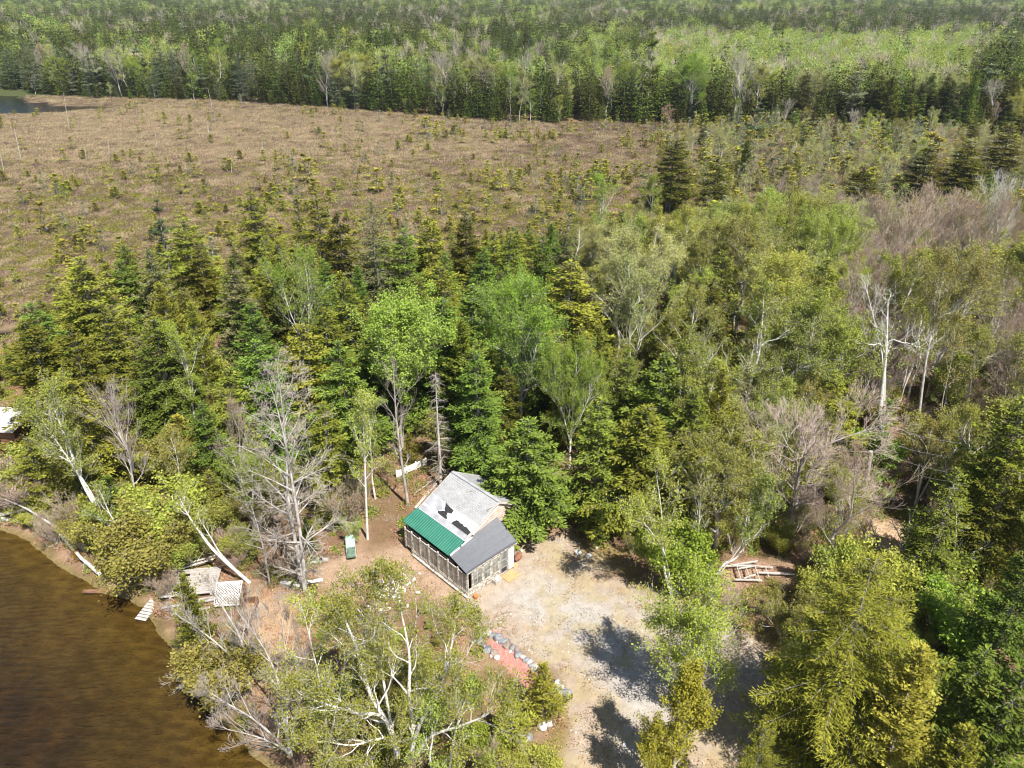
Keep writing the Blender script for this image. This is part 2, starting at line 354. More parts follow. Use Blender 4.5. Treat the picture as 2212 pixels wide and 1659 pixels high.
def conifer(name, h, rad, seed, q=1.35, kind='spruce', bare=0.1, leaf=.72):
    """returns (trunk mesh, crown mesh); q = density, leaf = size of the sprays"""
    rs = np.random.RandomState(seed)
    lean = rs.normal(0, .012, 2)
    segs = []
    nz = 12
    tr = 0.011 * h + .03
    def tp(z): return np.array([lean[0] * z + .05 * math.sin(z * .9 + seed), lean[1] * z + .05 * math.cos(z * .7 + seed), z])
    for i in range(nz):
        z0, z1 = h * i / nz, h * (i + 1) / nz * .995
        segs.append([*tp(z0), *tp(z1), tr * (1 - i / nz) ** .8 + .012, tr * (1 - (i + 1) / nz) ** .8 + .010])
    P, D, W, L, Wd, T = [], [], [], [], [], []
    nb = int({'spruce': 8.0, 'larch': 9, 'pine': 6.0, 'cedar': 14}[kind] * h * (.75 + .25 * q))
    z_low = {'spruce': bare, 'larch': bare, 'pine': max(bare, .25), 'cedar': .03}[kind]
    ga = rs.rand() * 6
    nwh = max(3, int(h / (1.1 if kind == 'spruce' else 1.7)))
    azk = rs.rand(5) * 6.28
    for i in range(nb):
        t = (i + rs.rand()) / nb; t = z_low + (1 - z_low) * t ** .92
        if kind == 'pine': t = (round(t * nwh) + rs.normal(0, .08)) / nwh
        elif kind == 'spruce' and rs.rand() < .5: t = (round(t * nwh) + rs.normal(0, .2)) / nwh
        t = min(max(t, z_low * .8), .985)
        z = t * h; ga += 2.39996 + rs.normal(0, .35); az = ga
        lob = 1 + .20 * math.sin(2 * az + azk[0] + t * 3) + .18 * math.sin(3 * az + azk[1] - t * 7) + .12 * math.sin(5 * az + azk[2] + t * 11)
        if kind == 'spruce': pr = min(1.0, (1 - t) ** .72 * 1.12 + .03) * (.55 + .45 * min(1, (t - z_low + .12) / .22))
        elif kind == 'larch': pr = (1 - t) ** .7 * .95 + .04
        elif kind == 'pine': pr = min(1, (1 - t) ** .55 * 1.1 + .05) * (.65 + .35 * math.sin(t * 17 + seed))
        else: pr = min(1.0, (1 - t) ** .62 * 1.08 + .02)
        bl = rad * pr * lob * (rs.uniform(.62, 1.18) if kind == 'spruce' else rs.uniform(.72, 1.12))
        if bl < .12: bl = .12
        if kind == 'spruce': e0 = .55 * (t - .45) + rs.normal(0, .1); cur = .22 - .1 * t
        elif kind == 'larch': e0 = .25 * (t - .2) + rs.normal(0, .1); cur = .1
        elif kind == 'pine': e0 = .15 + .4 * t + rs.normal(0, .08); cur = .12
        else: e0 = .45 + .5 * t + rs.normal(0, .3); cur = .25
        ns = max(3, int(bl / .5)); o = tp(z); dh = np.array([math.cos(az), math.sin(az), 0])
        pts = [o]; el = e0 - .1
        for s_ in range(ns):
            f = (s_ + 1) / ns
            el = e0 - .28 * math.sin(f * 2.6) * (1 if kind == 'spruce' else .3) + cur * f * f
            pts.append(pts[-1] + (dh * math.cos(el) + np.array([0, 0, math.sin(el)])) * bl / ns)
        pts = np.array(pts)
        br = .007 + .0075 * bl
        for s_ in range(ns):
            f0, f1 = s_ / ns, (s_ + 1) / ns
            segs.append([*pts[s_], *pts[s_ + 1], br * (1 - .8 * f0), br * (1 - .8 * f1)])
        if kind in ('spruce', 'pine') and h > 6:
            for _ in range(2 if leaf > .6 else 4):
                f_ = rs.uniform(.1, .75); i_ = min(int(f_ * ns), ns - 1); q_ = pts[i_]; e_ = q_ + rs.normal(0, .16, 3) * [1.6, 1.6, 1] + [0, 0, -.14]; segs.append([*q_, *e_, .014, .006])
        sp = (.17 if kind != 'larch' else .24) / q * leaf
        npos = max(2, int(bl * (.86 if kind != 'cedar' else .8) / sp))
        fs = np.linspace(.16 if bl > 1 else .05, .99, npos) + rs.normal(0, .01, npos); fs = np.clip(fs, 0, .999)
        idx = np.minimum((fs * ns).astype(int), ns - 1); fr = (fs * ns - idx)[:, None]
        pos = pts[idx] * (1 - fr) + pts[idx + 1] * fr + rs.normal(0, .03, (npos, 3)); dr = unit(pts[idx + 1] - pts[idx])
        side = unit(np.cross(dr, [0, 0, 1.]))
        bt = rs.uniform(.15, .85)
        for sg in (-1, 1, -1, 1) if rad > 4 else (-1, 1):
            tl = ((1 - fs) * bl * .42 + .22) * rs.uniform(.7, 1.2, npos)
            ang = R(50) + rs.normal(0, .34, npos)
            td = dr * np.cos(ang)[:, None] + side * sg * np.sin(ang)[:, None]
            td[:, 2] += rs.normal(-.05 if kind != 'cedar' else .25, .16, npos); td = unit(td)
            m_ = np.maximum(1, np.ceil(tl / (.34 * leaf))).astype(int)
            for k_ in range(int(m_.max())):
                s2 = m_ > k_
                if kind == 'larch': s2 = s2 & (rs.rand(npos) < .75)
                if not s2.any(): continue
                st = pos[s2] + td[s2] * (tl[s2] * k_ / m_[s2])[:, None] + rs.normal(0, .03, (s2.sum(), 3))
                dd = unit(td[s2] + rs.normal(0, .22, (s2.sum(), 3)) + np.array([0, 0, .05]))
                ww = unit(np.cross(dd, rs.normal(0, .55, (s2.sum(), 3)) + np.array([0, 0, 1.])))
                P.append(st); D.append(dd); W.append(ww)
                L.append(rs.uniform(.28, .50, s2.sum()) * leaf)
                Wd.append(rs.uniform(.055, .115, s2.sum()) * leaf * (1 if rad > 4 else 1.9) * {'spruce': 1, 'larch': .6, 'pine': 1.0, 'cedar': 1.15}[kind])
                T.append(np.clip(.42 * bt + .42 * (fs[s2] * .6 + .4 * k_ / m_[s2]) + rs.normal(.04, .14, s2.sum()), 0, 1))  # dark inner sprays, light tips: bough shade and lit ends painted into the tint
        P.append(pts[-1:]); D.append(dr[-1:]); W.append(side[-1:]); L.append(np.array([.3 * leaf])); Wd.append(np.array([.16 * leaf])); T.append(np.array([.7]))
    for t in np.linspace(.9, .995, 10):      # leader tuft
        for k_ in range(3):
            a = rs.rand() * 6.28; d = unit(np.array([math.cos(a), math.sin(a), .9])); P.append(tp(h * t)[None]); D.append(d[None])
            W.append(unit(np.cross(d, [0, 0, 1.]))[None]); L.append(np.array([.28])); Wd.append(np.array([.12])); T.append(np.array([.6]))
    tm = tubes_mesh(name + '_trunk', segs, 'spruce_bark', 4 if h > 6 else 3)
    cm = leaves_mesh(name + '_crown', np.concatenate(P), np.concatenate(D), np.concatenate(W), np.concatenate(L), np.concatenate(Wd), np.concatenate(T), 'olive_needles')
    return tm, cm

def dead_conifer(name, h, rad, seed):
    rs = random.Random(seed); segs = []; tw = []
    n = 14; tr = .012 * h + .03
    for i in range(n):
        segs.append([0, 0, h * i / n, 0, 0, h * (i + 1) / n, tr * (1 - i / n) + .012, tr * (1 - (i + 1) / n) + .012])
    for i in range(int(h * 9)):
        t = rs.uniform(.1, .98); z = t * h; az = rs.uniform(0, 6.28); bl = rad * (1 - t) ** .7 * rs.uniform(.4, 1.1) + .15
        p = Vector((0, 0, z)); d = Vector((math.cos(az), math.sin(az), rs.uniform(-.5, .15)))
        ns = max(2, int(bl / .45)); 
        for s_ in range(ns):
            q = p + d.normalized() * bl / ns; d.z -= rs.uniform(0, .18)
            r0 = .022 * (1 - s_ / ns) + .006
            tw.append([*p, *q, r0, r0 * .75])
            for m_ in range(3):
                dd = (d.normalized() + Vector((rs.gauss(0, .6), rs.gauss(0, .6), rs.gauss(-.15, .3)))).normalized() * rs.uniform(.15, .5)
                b = p.lerp(q, rs.random()); e = b + dd; tw.append([*b, *e, .008, .004])
                if rs.random() < .6:
                    e2 = e + Vector((rs.gauss(0, .15), rs.gauss(0, .15), -rs.uniform(.05, .25))); tw.append([*e, *e2, .006, .003])
            p = q
    t = np.array([rs.random() for _ in tw])
    return tubes_mesh(name + '_trunk', segs, 'silver_bark', 5), tubes_mesh(name + '_crown', tw, 'grey_twigs', 3, t)

def grow(stems, rs, P_):
    """stems: list of (points[], r0, r1). Grows side branches. returns trunk segs, twig segs, leaf anchors"""
    trunk, twigs, anchors = [], [], []
    nlv = P_.get('levels', 3); ratio = P_.get('ratio', .5); gn = P_.get('gnarl', .18); up = P_.get('up', .25)
    nch = P_.get('nch', (11, 6, 5, 4)); spread = P_.get('spread', .95); start = P_.get('start', .35)
    tl = P_.get('l1', 3.2); tdens = P_.get('tw', 1.0); env = P_.get('env')
    def branch(p, d, ln, r, lv):
        ns = 4 if lv < 2 else 3
        d = d.normalized(); pts = [p]; 
        for i in range(ns):
            d = (d + Vector((rs.gauss(0, gn), rs.gauss(0, gn), rs.gauss(0, gn) + up * .35))).normalized()
            pts.append(pts[-1] + d * ln / ns)
        for i in range(ns):
            r0 = max(r * (1 - .75 * i / ns), P_.get('rmin', .005)); r1 = max(r * (1 - .75 * (i + 1) / ns), P_.get('rmin', .005))
            (trunk if lv == 1 else twigs).append([*pts[i], *pts[i + 1], r0, r1])
        if lv >= nlv:
            anchors.append((pts[0], pts[-1], ln)); return
        nc = max(1, int(nch[lv] * tdens * rs.uniform(.7, 1.3)))
        for c in range(nc):
            f = rs.uniform(.2, 1.0) if lv > 1 else rs.uniform(.28, 1.0)
            i = min(int(f * ns), ns - 1); q = pts[i].lerp(pts[i + 1], f * ns - i)
            dd = (pts[i + 1] - pts[i]).normalized(); side = dd.orthogonal(); side.rotate(Matrix.Rotation(rs.uniform(0, 6.28), 3, dd))
            a = spread * rs.uniform(.55, 1.1) * .8
            nd = dd * math.cos(a) + side.normalized() * math.sin(a)
            branch(q, nd, ln * ratio * rs.uniform(.7, 1.25) * (1.1 - .35 * f), r * .5 * (1.1 - .5 * f), lv + 1)
    for (pts, r0, r1) in stems:
        pts = [Vector(p) for p in pts]; n = len(pts) - 1
        # smooth the stem into finer pieces
        fine = []
        for i in range(n):
            a = pts[max(i - 1, 0)]; b = pts[i]; c = pts[i + 1]; e = pts[min(i + 2, n)]
            for k in range(4):
                t = k / 4
                fine.append(.5 * ((2 * b) + (c - a) * t + (2 * a - 5 * b + 4 * c - e) * t * t + (3 * b - a - 3 * c + e) * t ** 3))
        fine.append(pts[-1]); m = len(fine) - 1
        H = (fine[-1] - fine[0]).length
        for i in range(m):
            trunk.append([*fine[i], *fine[i + 1], r0 + (r1 - r0) * i / m, r0 + (r1 - r0) * (i + 1) / m])
        n1 = max(2, int(nch[0] * rs.uniform(.85, 1.15))); az = rs.uniform(0, 6.28)
        for c in range(n1):
            f = start + (1 - start) * (c + rs.random()) / n1; f = min(f, .999)
            i = min(int(f * m), m - 1); q = fine[i].lerp(fine[i + 1], f * m - i)
            dd = (fine[i + 1] - fine[i]).normalized(); az += 2.4 + rs.gauss(0, .4)
            side = Vector((math.cos(az), math.sin(az), 0)); side = (side - dd * side.dot(dd)).normalized()
            a = spread * rs.uniform(.7, 1.15) * (1.12 - .55 * f)
            nd = dd * math.cos(a) + side * math.sin(a)
            shape = env(f) if env else math.sin(PI * (.12 + .86 * (f - start) / (1 - start))) * .65 + .45
            branch(q, nd, tl * shape * rs.uniform(.75, 1.2), (r0 + (r1 - r0) * f) * .52, 1)
        branch(fine[-1], fine[-1] - fine[-2], tl * .45, r1, 1)
    return trunk, twigs, anchors
def decid_mesh(name, stems, seed, P_, bark='birch_bark', leafm='birch_leaves', twigm='grey_twigs'):
    rs = random.Random(seed); tr, tw, an = grow(stems, rs, P_)
    nl = P_.get('leaves', 6); ls = P_.get('lsize', .13)
    tm = tubes_mesh(name + '_trunk', tr, bark, 6)
    tt = np.random.RandomState(seed).rand(len(tw))
    wm = tubes_mesh(name + '_branches', tw, twigm, 3, tt)
    cm = None
    if nl > 0:
        r2 = np.random.RandomState(seed + 5)
        A = np.array([[*a, *b] for a, b, _ in an]); n = len(A)
        pw = r2.rand(n) ** 1.6 + .04; k = np.sort(r2.choice(n, n * nl, p=pw / pw.sum()))
        
        f = r2.rand(len(k))[:, None] * 1.15
        pos = A[k, :3] * (1 - f) + A[k, 3:] * f + r2.normal(0, P_.get('scatter', .11), (len(k), 3))
        D = unit(r2.normal(0, 1, (len(k), 3)) + [0, 0, .15]); W = unit(np.cross(D, r2.normal(0, 1, (len(k), 3)) + [0, 0, .8]))
        bt = r2.rand(n)[k]
        cm = leaves_mesh(name + '_leaves', pos, D, W, r2.uniform(.7, 1.3, len(k)) * ls, r2.uniform(.6, 1.0, len(k)) * ls, np.clip(.4 * bt + .6 * r2.rand(len(k)), 0, 1), leafm)
    return tm, wm, cm
def auto_stem(h, rs, lean=.05, wob=.25, base=(0, 0)):
    pts = []; x, y = base; lx, ly = rs.gauss(0, lean), rs.gauss(0, lean)
    for i in range(6):
        z = h * i / 5; pts.append((x + rs.gauss(0, wob) * (i > 0) * (h / 14), y + rs.gauss(0, wob) * (i > 0) * (h / 14), z)); x += lx * h / 5; y += ly * h / 5
    return pts
def farleaf(name, h, kind, seed, nleaf, mat, lsz=.55, trunk='grey_bark'):
    """small-in-the-photo tree, trunk and crown in one mesh"""
    rs = np.random.RandomState(seed)
    if kind == 'cone':
        rad = h * .19; t = 1 - np.sqrt(rs.rand(nleaf)) ; t = .08 + .92 * t; az = rs.rand(nleaf) * 6.28
        lv = (np.round(t * h / 1.1) + rs.normal(0, .18, nleaf)) / (h / 1.1); lv = np.clip(lv, .06, .99)
        r_ = rad * (1 - lv) ** .85 * np.sqrt(rs.uniform(.1, 1.1, nleaf)) * (1 + .25 * np.sin(3 * az + lv * 9 + seed))
        P = np.stack([r_ * np.cos(az), r_ * np.sin(az), lv * h], 1)
        D = unit(np.stack([np.cos(az), np.sin(az), rs.normal(-.1, .25, nleaf)], 1) + rs.normal(0, .35, (nleaf, 3)))
        W = unit(np.cross(D, rs.normal(0, .5, (nleaf, 3)) + [0, 0, 1.]))
        ln, wd = lsz * rs.uniform(.7, 1.4, nleaf) * (.5 + .6 * (1 - lv)), lsz * rs.uniform(.25, .5, nleaf)
    else:
        nc = 9; c = rs.normal(0, 1, (nc, 3)) * [h * .13, h * .13, h * .16] + [0, 0, h * .66]
        k = rs.randint(0, nc, nleaf); P = c[k] + unit(rs.normal(0, 1, (nleaf, 3))) * (rs.rand(nleaf)[:, None] ** .4) * h * .14
        D = unit(rs.normal(0, 1, (nleaf, 3)) + [0, 0, .4]); W = unit(np.cross(D, rs.normal(0, 1, (nleaf, 3)) + [0, 0, .8]))
        if kind == 'bare': ln, wd = lsz * rs.uniform(1, 2.4, nleaf), lsz * rs.uniform(.06, .14, nleaf); D = unit(unit(P - [0, 0, h * .3]) + rs.normal(0, .4, (nleaf, 3)))
        else: ln, wd = lsz * rs.uniform(.7, 1.3, nleaf), lsz * rs.uniform(.5, .9, nleaf)
    n = nleaf; V = np.empty((n, 4, 3)); L = ln[:, None]; Wd = wd[:, None]
    V[:, 0] = P; V[:, 1] = P + D * L * .5 + W * Wd * .5; V[:, 2] = P + D * L; V[:, 3] = P + D * L * .5 - W * Wd * .5
    V = V.reshape(-1, 3); F = np.arange(n * 4).reshape(n, 4)
    segs = [[0, 0, 0, 0, 0, h * .93, .012 * h, .03]]
    if kind != 'cone':
        for i in range(9):
            z = h * rs.uniform(.3, .75); a = rs.rand() * 6.28; b = h * rs.uniform(.14, .26)
            segs.append([0, 0, z, b * math.cos(a), b * math.sin(a), z + b * 1.1, .045, .015])
    S = np.array(segs); k = 3; tv = []; tf = []
    for s_ in S:
        d = Vector(s_[3:6] - s_[:3]).normalized(); u = d.orthogonal().normalized(); v = d.cross(u); b0 = len(V) + len(tv)
        for e, r_ in ((s_[:3], s_[6]), (s_[3:6], s_[7])):
            for j in range(k): tv.append(np.array(e) + np.array(u * math.cos(2.094 * j) + v * math.sin(2.094 * j)) * r_)
        for j in range(k): tf.append((b0 + j, b0 + (j + 1) % k, b0 + k + (j + 1) % k, b0 + k + j))
    V = np.concatenate([V, np.array(tv)]); tf = np.array(tf)
    hz = np.clip(P[:, 2] / h, 0, 1)
    tint = np.concatenate([np.clip(rs.rand(n) * .8 + .1, 0, 1), np.full(len(tf), .5)])
    return mesh_np(name, V, [F, tf], [mat, trunk], tint, np.concatenate([np.zeros(n), np.ones(len(tf))]))

# ================================================================ THE GROUND, LAKE AND BOG
def vnoise(x, y, s, seed=0):
    x = np.asarray(x) * s; y = np.asarray(y) * s; xi = np.floor(x); yi = np.floor(y); fx = x - xi; fy = y - yi
    fx = fx * fx * (3 - 2 * fx); fy = fy * fy * (3 - 2 * fy)
    def h(a, b):
        v = np.sin(a * 127.1 + b * 311.7 + seed * 74.7) * 43758.5453; return v - np.floor(v)
    return (h(xi, yi) * (1 - fx) + h(xi + 1, yi) * fx) * (1 - fy) + (h(xi, yi + 1) * (1 - fx) + h(xi + 1, yi + 1) * fx) * fy
def fbm(x, y, s, seed=0, o=3):
    return sum(vnoise(x, y, s * 2 ** i, seed + i * 13) * .5 ** i for i in range(o)) / sum(.5 ** i for i in range(o))
def sdist(x, y, poly):
    """signed distance to polygon, negative inside"""
    x = np.asarray(x, float); y = np.asarray(y, float); P_ = np.array(poly, float); n = len(P_)
    d2 = np.full(x.shape, 1e18); ins = np.zeros(x.shape, bool)
    for i in range(n):
        ax, ay = P_[i]; bx, by = P_[(i + 1) % n]; ex, ey = bx - ax, by - ay
        t = np.clip(((x - ax) * ex + (y - ay) * ey) / (ex * ex + ey * ey + 1e-12), 0, 1)
        d2 = np.minimum(d2, (x - ax - t * ex) ** 2 + (y - ay - t * ey) ** 2)
        c = ((ay > y) != (by > y)) & (x < (bx - ax) * (y - ay) / ((by - ay) if by != ay else 1e-12) + ax)
        ins ^= c
    return np.where(ins, -1, 1) * np.sqrt(d2)
LAKE = [G(*p) for p in [(700, 1850), (650, 1700), (610, 1652), (525, 1590), (455, 1520), (425, 1450), (380, 1400), (345, 1345), (322, 1296), (215, 1262), (130, 1205), (60, 1150), (0, 1128), (-120, 1112), (-400, 1090)]]
LAKE += [(-220, 52), (-220, -60), (-3, -60)]
GRAVEL = [G(*p) for p in [(1000, 1262), (1060, 1240), (1105, 1205), (1125, 1160), (1180, 1160), (1235, 1135), (1262, 1185), (1330, 1235), (1390, 1275), (1475, 1305), (1560, 1330), (1660, 1400), (1700, 1500), (1720, 1700), (1700, 1850), (1220, 1850), (1205, 1640), (1225, 1560), (1205, 1480), (1150, 1420), (1060, 1345), (1010, 1310)]]
YARD = [G(*p) for p in [(690, 1215), (745, 1195), (800, 1190), (870, 1170), (905, 1185), (960, 1240), (1000, 1290), (960, 1310), (900, 1290), (800, 1270), (740, 1290), (690, 1270), (665, 1240)]]
YARD2 = [G(*p) for p in [(520, 1270), (600, 1290), (655, 1310), (650, 1370), (600, 1430), (560, 1500), (520, 1420), (540, 1350), (530, 1300)]]
NOOK1 = [G(*p) for p in [(1540, 1250), (1570, 1212), (1640, 1205), (1700, 1230), (1640, 1262), (1600, 1290), (1550, 1300)]]
NOOK2 = [G(*p) for p in [(1870, 1130), (1920, 1120), (1975, 1150), (2000, 1200), (1960, 1225), (1890, 1190)]]
LEFTYARD = [G(*p) for p in [(-200, 900), (0, 870), (30, 930), (60, 1020), (20, 1060), (-200, 1050)]]
REDBED = [G(*p) for p in [(1052, 1352), (1068, 1362), (1110, 1408), (1150, 1440), (1162, 1465), (1150, 1500), (1120, 1470), (1085, 1430), (1058, 1385)]]
TRAIL = [G(*p) for p in [(1180, 1165), (1235, 1150), (1275, 1060), (1262, 990), (1245, 990), (1240, 1060), (1195, 1120)]]
BACKYARD = [G(*p) for p in [(880, 1100), (905, 1020), (950, 1000), (960, 1030), (915, 1095)]]
TREELINE_Z = [(-700, 186), (-300, 192), (0, 194), (150, 212), (460, 220), (700, 236), (1100, 266), (1500, 272), (1800, 285), (2212, 300), (2900, 325)]
TREELINE = [G(*p) for p in TREELINE_Z]
BOG = TREELINE + [(150, 135), (70, 132), (42, 124), (22, 116), (5, 110), (-18, 104), (-38, 94), (-55, 86), (-75, 78), (-110, 74), (-210, 72)]
WATER_FAR = [G(*p) for p in [(-700, 190), (-100, 199), (0, 203), (40, 206), (70, 218), (130, 226), (200, 226), (265, 229), (270, 233), (200, 237), (140, 243), (80, 246), (0, 248), (-150, 246), (-700, 232)]]
POOL = [G(*p) for p in [(95, 655), (130, 652), (175, 662), (235, 690), (260, 715), (210, 712), (150, 690), (115, 678)]]
POOL2 = [G(*p) for p in [(-40, 722), (30, 700), (50, 712), (20, 728), (-40, 738)]]

def axis(parts):
    out = []
    for a, b, st in parts: out += list(np.arange(a, b, st))
    return np.array(out)
gx = np.concatenate([[-16000, -8000, -4000, -2000, -1200, -800], axis([(-600, -220, 12), (-220, -60, 2.2), (-60, -34, .7), (-34, 34, .32), (34, 60, .7), (60, 220, 2.2), (220, 601, 12)]), [800, 1200, 2000, 4000, 8000, 16000]])
gy = np.concatenate([[-3000, -500, -100, -30, 0, 12], axis([(18, 62, .32), (62, 90, .7), (90, 300, 1.4), (300, 500, 8), (500, 1200, 40)]), [1200, 1600, 2200, 3000, 4500, 7000, 12000, 20000]])
X_, Y_ = np.meshgrid(gx, gy); gxf, gyf = X_.ravel(), Y_.ravel()
near = (np.abs(gxf) < 300) & (gyf < 330) & (gyf > -40)
def nd(poly, wob=.6, s=.5):
    d = np.full(gxf.shape, 1e3); q = sdist(gxf[near], gyf[near], poly)
    d[near] = q + (fbm(gxf[near], gyf[near], s, len(poly)) - .5) * 2 * wob
    return d
sm = lambda d, w_: np.clip(.5 - d / (2 * w_), 0, 1)
dl = nd(LAKE, .35); dfar = nd(WATER_FAR, 3.0, .12); dp = np.minimum(nd(POOL, .5), nd(POOL2, .5))
gz = (fbm(gxf, gyf, .35, 3) - .5) * .22
wb = sm(nd(BOG, 2.5, .15), 1.5)
wgr = sm(nd(GRAVEL, .9, .45), .5)
gz *= (1 - .85 * wgr)
gz += wb * (fbm(gxf, gyf, .45, 9, 2) - .45) * .35
WL = -0.42
dw = np.minimum(dl, np.minimum(dfar * .3, dp))
bank = np.clip((.8 - dw) / 1.2, 0, 1)
gz = gz * (1 - bank) + bank * (WL - .02) - np.clip(-dw - .2, 0, 8) * .22
def setc(c, wgt, col):
    return c * (1 - wgt[:, None]) + np.array(col) * wgt[:, None]
n1 = fbm(gxf, gyf, .25, 21); n2 = fbm(gxf, gyf, 1.1, 31); n3 = fbm(gxf, gyf, .6, 41)
gc = np.tile(np.array([.20, .125, .075]), (len(gxf), 1))                 # leaf litter
gc = setc(gc, np.clip((n1 - .5) * 5, 0, 1) * .7, (.15, .12, .045))       # mossy places
gc = setc(gc, np.clip((n3 - .52) * 6, 0, 1) * .6, (.36, .24, .155))
cr = [(-.0, .0)]
for poly, col, wd_ in ((YARD, (.40, .285, .20), .8), (YARD2, (.42, .29, .18), .8), (NOOK1, (.38, .25, .18), .5), (NOOK2, (.50, .36, .23), .5), (LEFTYARD, (.24, .18, .15), 1.5), (TRAIL, (.24, .15, .09), .5), (BACKYARD, (.34, .19, .13), .5)):
    gc = setc(gc, sm(nd(poly, .7), wd_) * np.clip(.55 + n2, 0, 1), col)
# gravel drive: warm worn edge, pale grey crown, dry grass patches
gcol = setc(np.tile(np.array([.37, .29, .215]), (len(gxf), 1)), np.clip((n3 - .42) * 4, 0, 1), (.385, .33, .265))
dc = nd([G(*p) for p in [(1090, 1290), (1180, 1250), (1300, 1300), (1440, 1330), (1470, 1420), (1440, 1600), (1420, 1850), (1350, 1850), (1340, 1560), (1280, 1440), (1150, 1350)]], 1.2, .4)
gcol = setc(gcol, sm(dc, 1.4) * .85, (.40, .375, .345))
gcol = setc(gcol, np.clip((n1 * n2 - .27) * 9, 0, 1) * .55, (.36, .285, .14))
gc = gc * (1 - wgr[:, None]) + gcol * wgr[:, None]
edge = np.clip(1 - np.abs(nd(GRAVEL, 1.3, .5) - .5) / 1.1, 0, 1) * (gyf < 60) * (gxf > 2)
gc = setc(gc, edge * .7, (.26, .20, .06))
gc = setc(gc, sm(nd(REDBED, .15), .12), (.52, .24, .20))
# bog: straw sedge and brown heath
b1 = fbm(gxf, gyf, .09, 55); b2 = fbm(gxf, gyf, .5, 66, 2)
straw = np.clip((gyf - 150) / 70, 0, 1) * np.clip((40 - gxf) / 90 + .2, .12, 1)
bc = setc(np.tile(np.array([.24, .175, .105]), (len(gxf), 1)), np.clip((b2 - .47) * 6, 0, 1), (.17, .115, .085))
bc = setc(bc, np.clip((b1 - .42) * 5, 0, 1) * np.clip((215 - gyf) / 60, .15, 1) * .6, (.23, .20, .07))
bc = setc(bc, np.clip(straw * .9 * (b1 * .9 + b2 * .6), 0, .7), (.36, .28, .18))
gc = gc * (1 - wb[:, None]) + bc * wb[:, None]
# lake bed: sandy and golden at the edge, mud darkened farther out to paint light lost with depth
wbed = np.clip((.15 - dl) / .3, 0, 1)
bedc = setc(np.tile(np.array([.18, .145, .055]), (len(gxf), 1)), np.clip((-dl - .6 + 4 * (n1 - .5)) / 8.0, 0, 1), (.060, .048, .036))
bedc = setc(bedc, np.clip((n2 - .5) * 5, 0, 1) * .45, (.13, .085, .035))
gc = gc * (1 - wbed[:, None]) + bedc * wbed[:, None]
wbed2 = np.clip((.3 - np.minimum(dfar, dp)) / .6, 0, 1)
gc = setc(gc, np.clip(1 - np.abs(dfar - 1.5) / 4, 0, 1) * .8, (.13, .09, .06)); gc = setc(gc, wbed2, (.02, .018, .015))
far = gyf > 300
gc[far] = (.07, .085, .03)
nx, ny = len(gx), len(gy)
ii = (np.arange(ny - 1)[:, None] * nx + np.arange(nx - 1)[None]).ravel()
gm = mesh_np('ground', np.stack([gxf, gyf, gz], 1), [np.stack([ii, ii + 1, ii + 1 + nx, ii + nx], 1)])
for nm_, arr in (('gcol', np.concatenate([gc, np.ones((len(gc), 1))], 1)),):
    a = gm.attributes.new(nm_, 'FLOAT_COLOR', 'POINT'); a.data.foreach_set('color', arr.astype(np.float32).ravel())
a = gm.attributes.new('grav', 'FLOAT', 'POINT'); a.data.foreach_set('value', wgr.astype(np.float32))
gm.polygons.foreach_set('use_smooth', np.ones(len(gm.polygons), bool))
m, n, l = nmat('ground_soil')
b = n.new("ShaderNodeBsdfPrincipled"); b.inputs['Roughness'].default_value = .95; b.inputs['Specular IOR Level'].default_value = .15
at = n.new("ShaderNodeAttribute"); at.attribute_name = 'gcol'
ag = n.new("ShaderNodeAttribute"); ag.attribute_name = 'grav'
f1 = noise(n, l, 1.7, 5, rough=.7); f2 = noise(n, l, 9, 4, rough=.75); f3 = noise(n, l, 30, 2)
hv = n.new("ShaderNodeHueSaturation"); l.new(at.outputs['Color'], hv.inputs['Color'])
l.new(mrange(n, l, f1, .3, .7, .82, 1.18), hv.inputs['Value'])
kd_ = n.new('ShaderNodeMath'); kd_.operation = 'MULTIPLY_ADD'; l.new(ag.outputs['Fac'], kd_.inputs[0]); kd_.inputs[1].default_value = -.34; kd_.inputs[2].default_value = .45
c = mixrgb(n, l, mrange(n, l, f2, .52, .62), hv.outputs[0], mixrgb(n, l, kd_.outputs[0], hv.outputs[0], (0.05, 0.035, 0.02)))
spk = n.new("ShaderNodeMath"); spk.operation = 'MULTIPLY'
l.new(mrange(n, l, f3, .68, .78), spk.inputs[0]); l.new(ag.outputs['Fac'], spk.inputs[1])
c = mixrgb(n, l, spk.outputs[0], c, (.62, .59, .54))
l.new(c, b.inputs['Base Color'])
bp = n.new("ShaderNodeBump"); bp.inputs['Strength'].default_value = .6; bp.inputs['Distance'].default_value = .06
l.new(f2, bp.inputs['Height']); l.new(bp.outputs[0], b.inputs['Normal'])
o = n.new("ShaderNodeOutputMaterial"); l.new(b.outputs[0], o.inputs[0])
gm.materials.append(m)
gob = link_obj('ground', gm); tag(gob, 'brown forest floor with gravel drive, sandy yard and straw coloured bog', kind='structure')

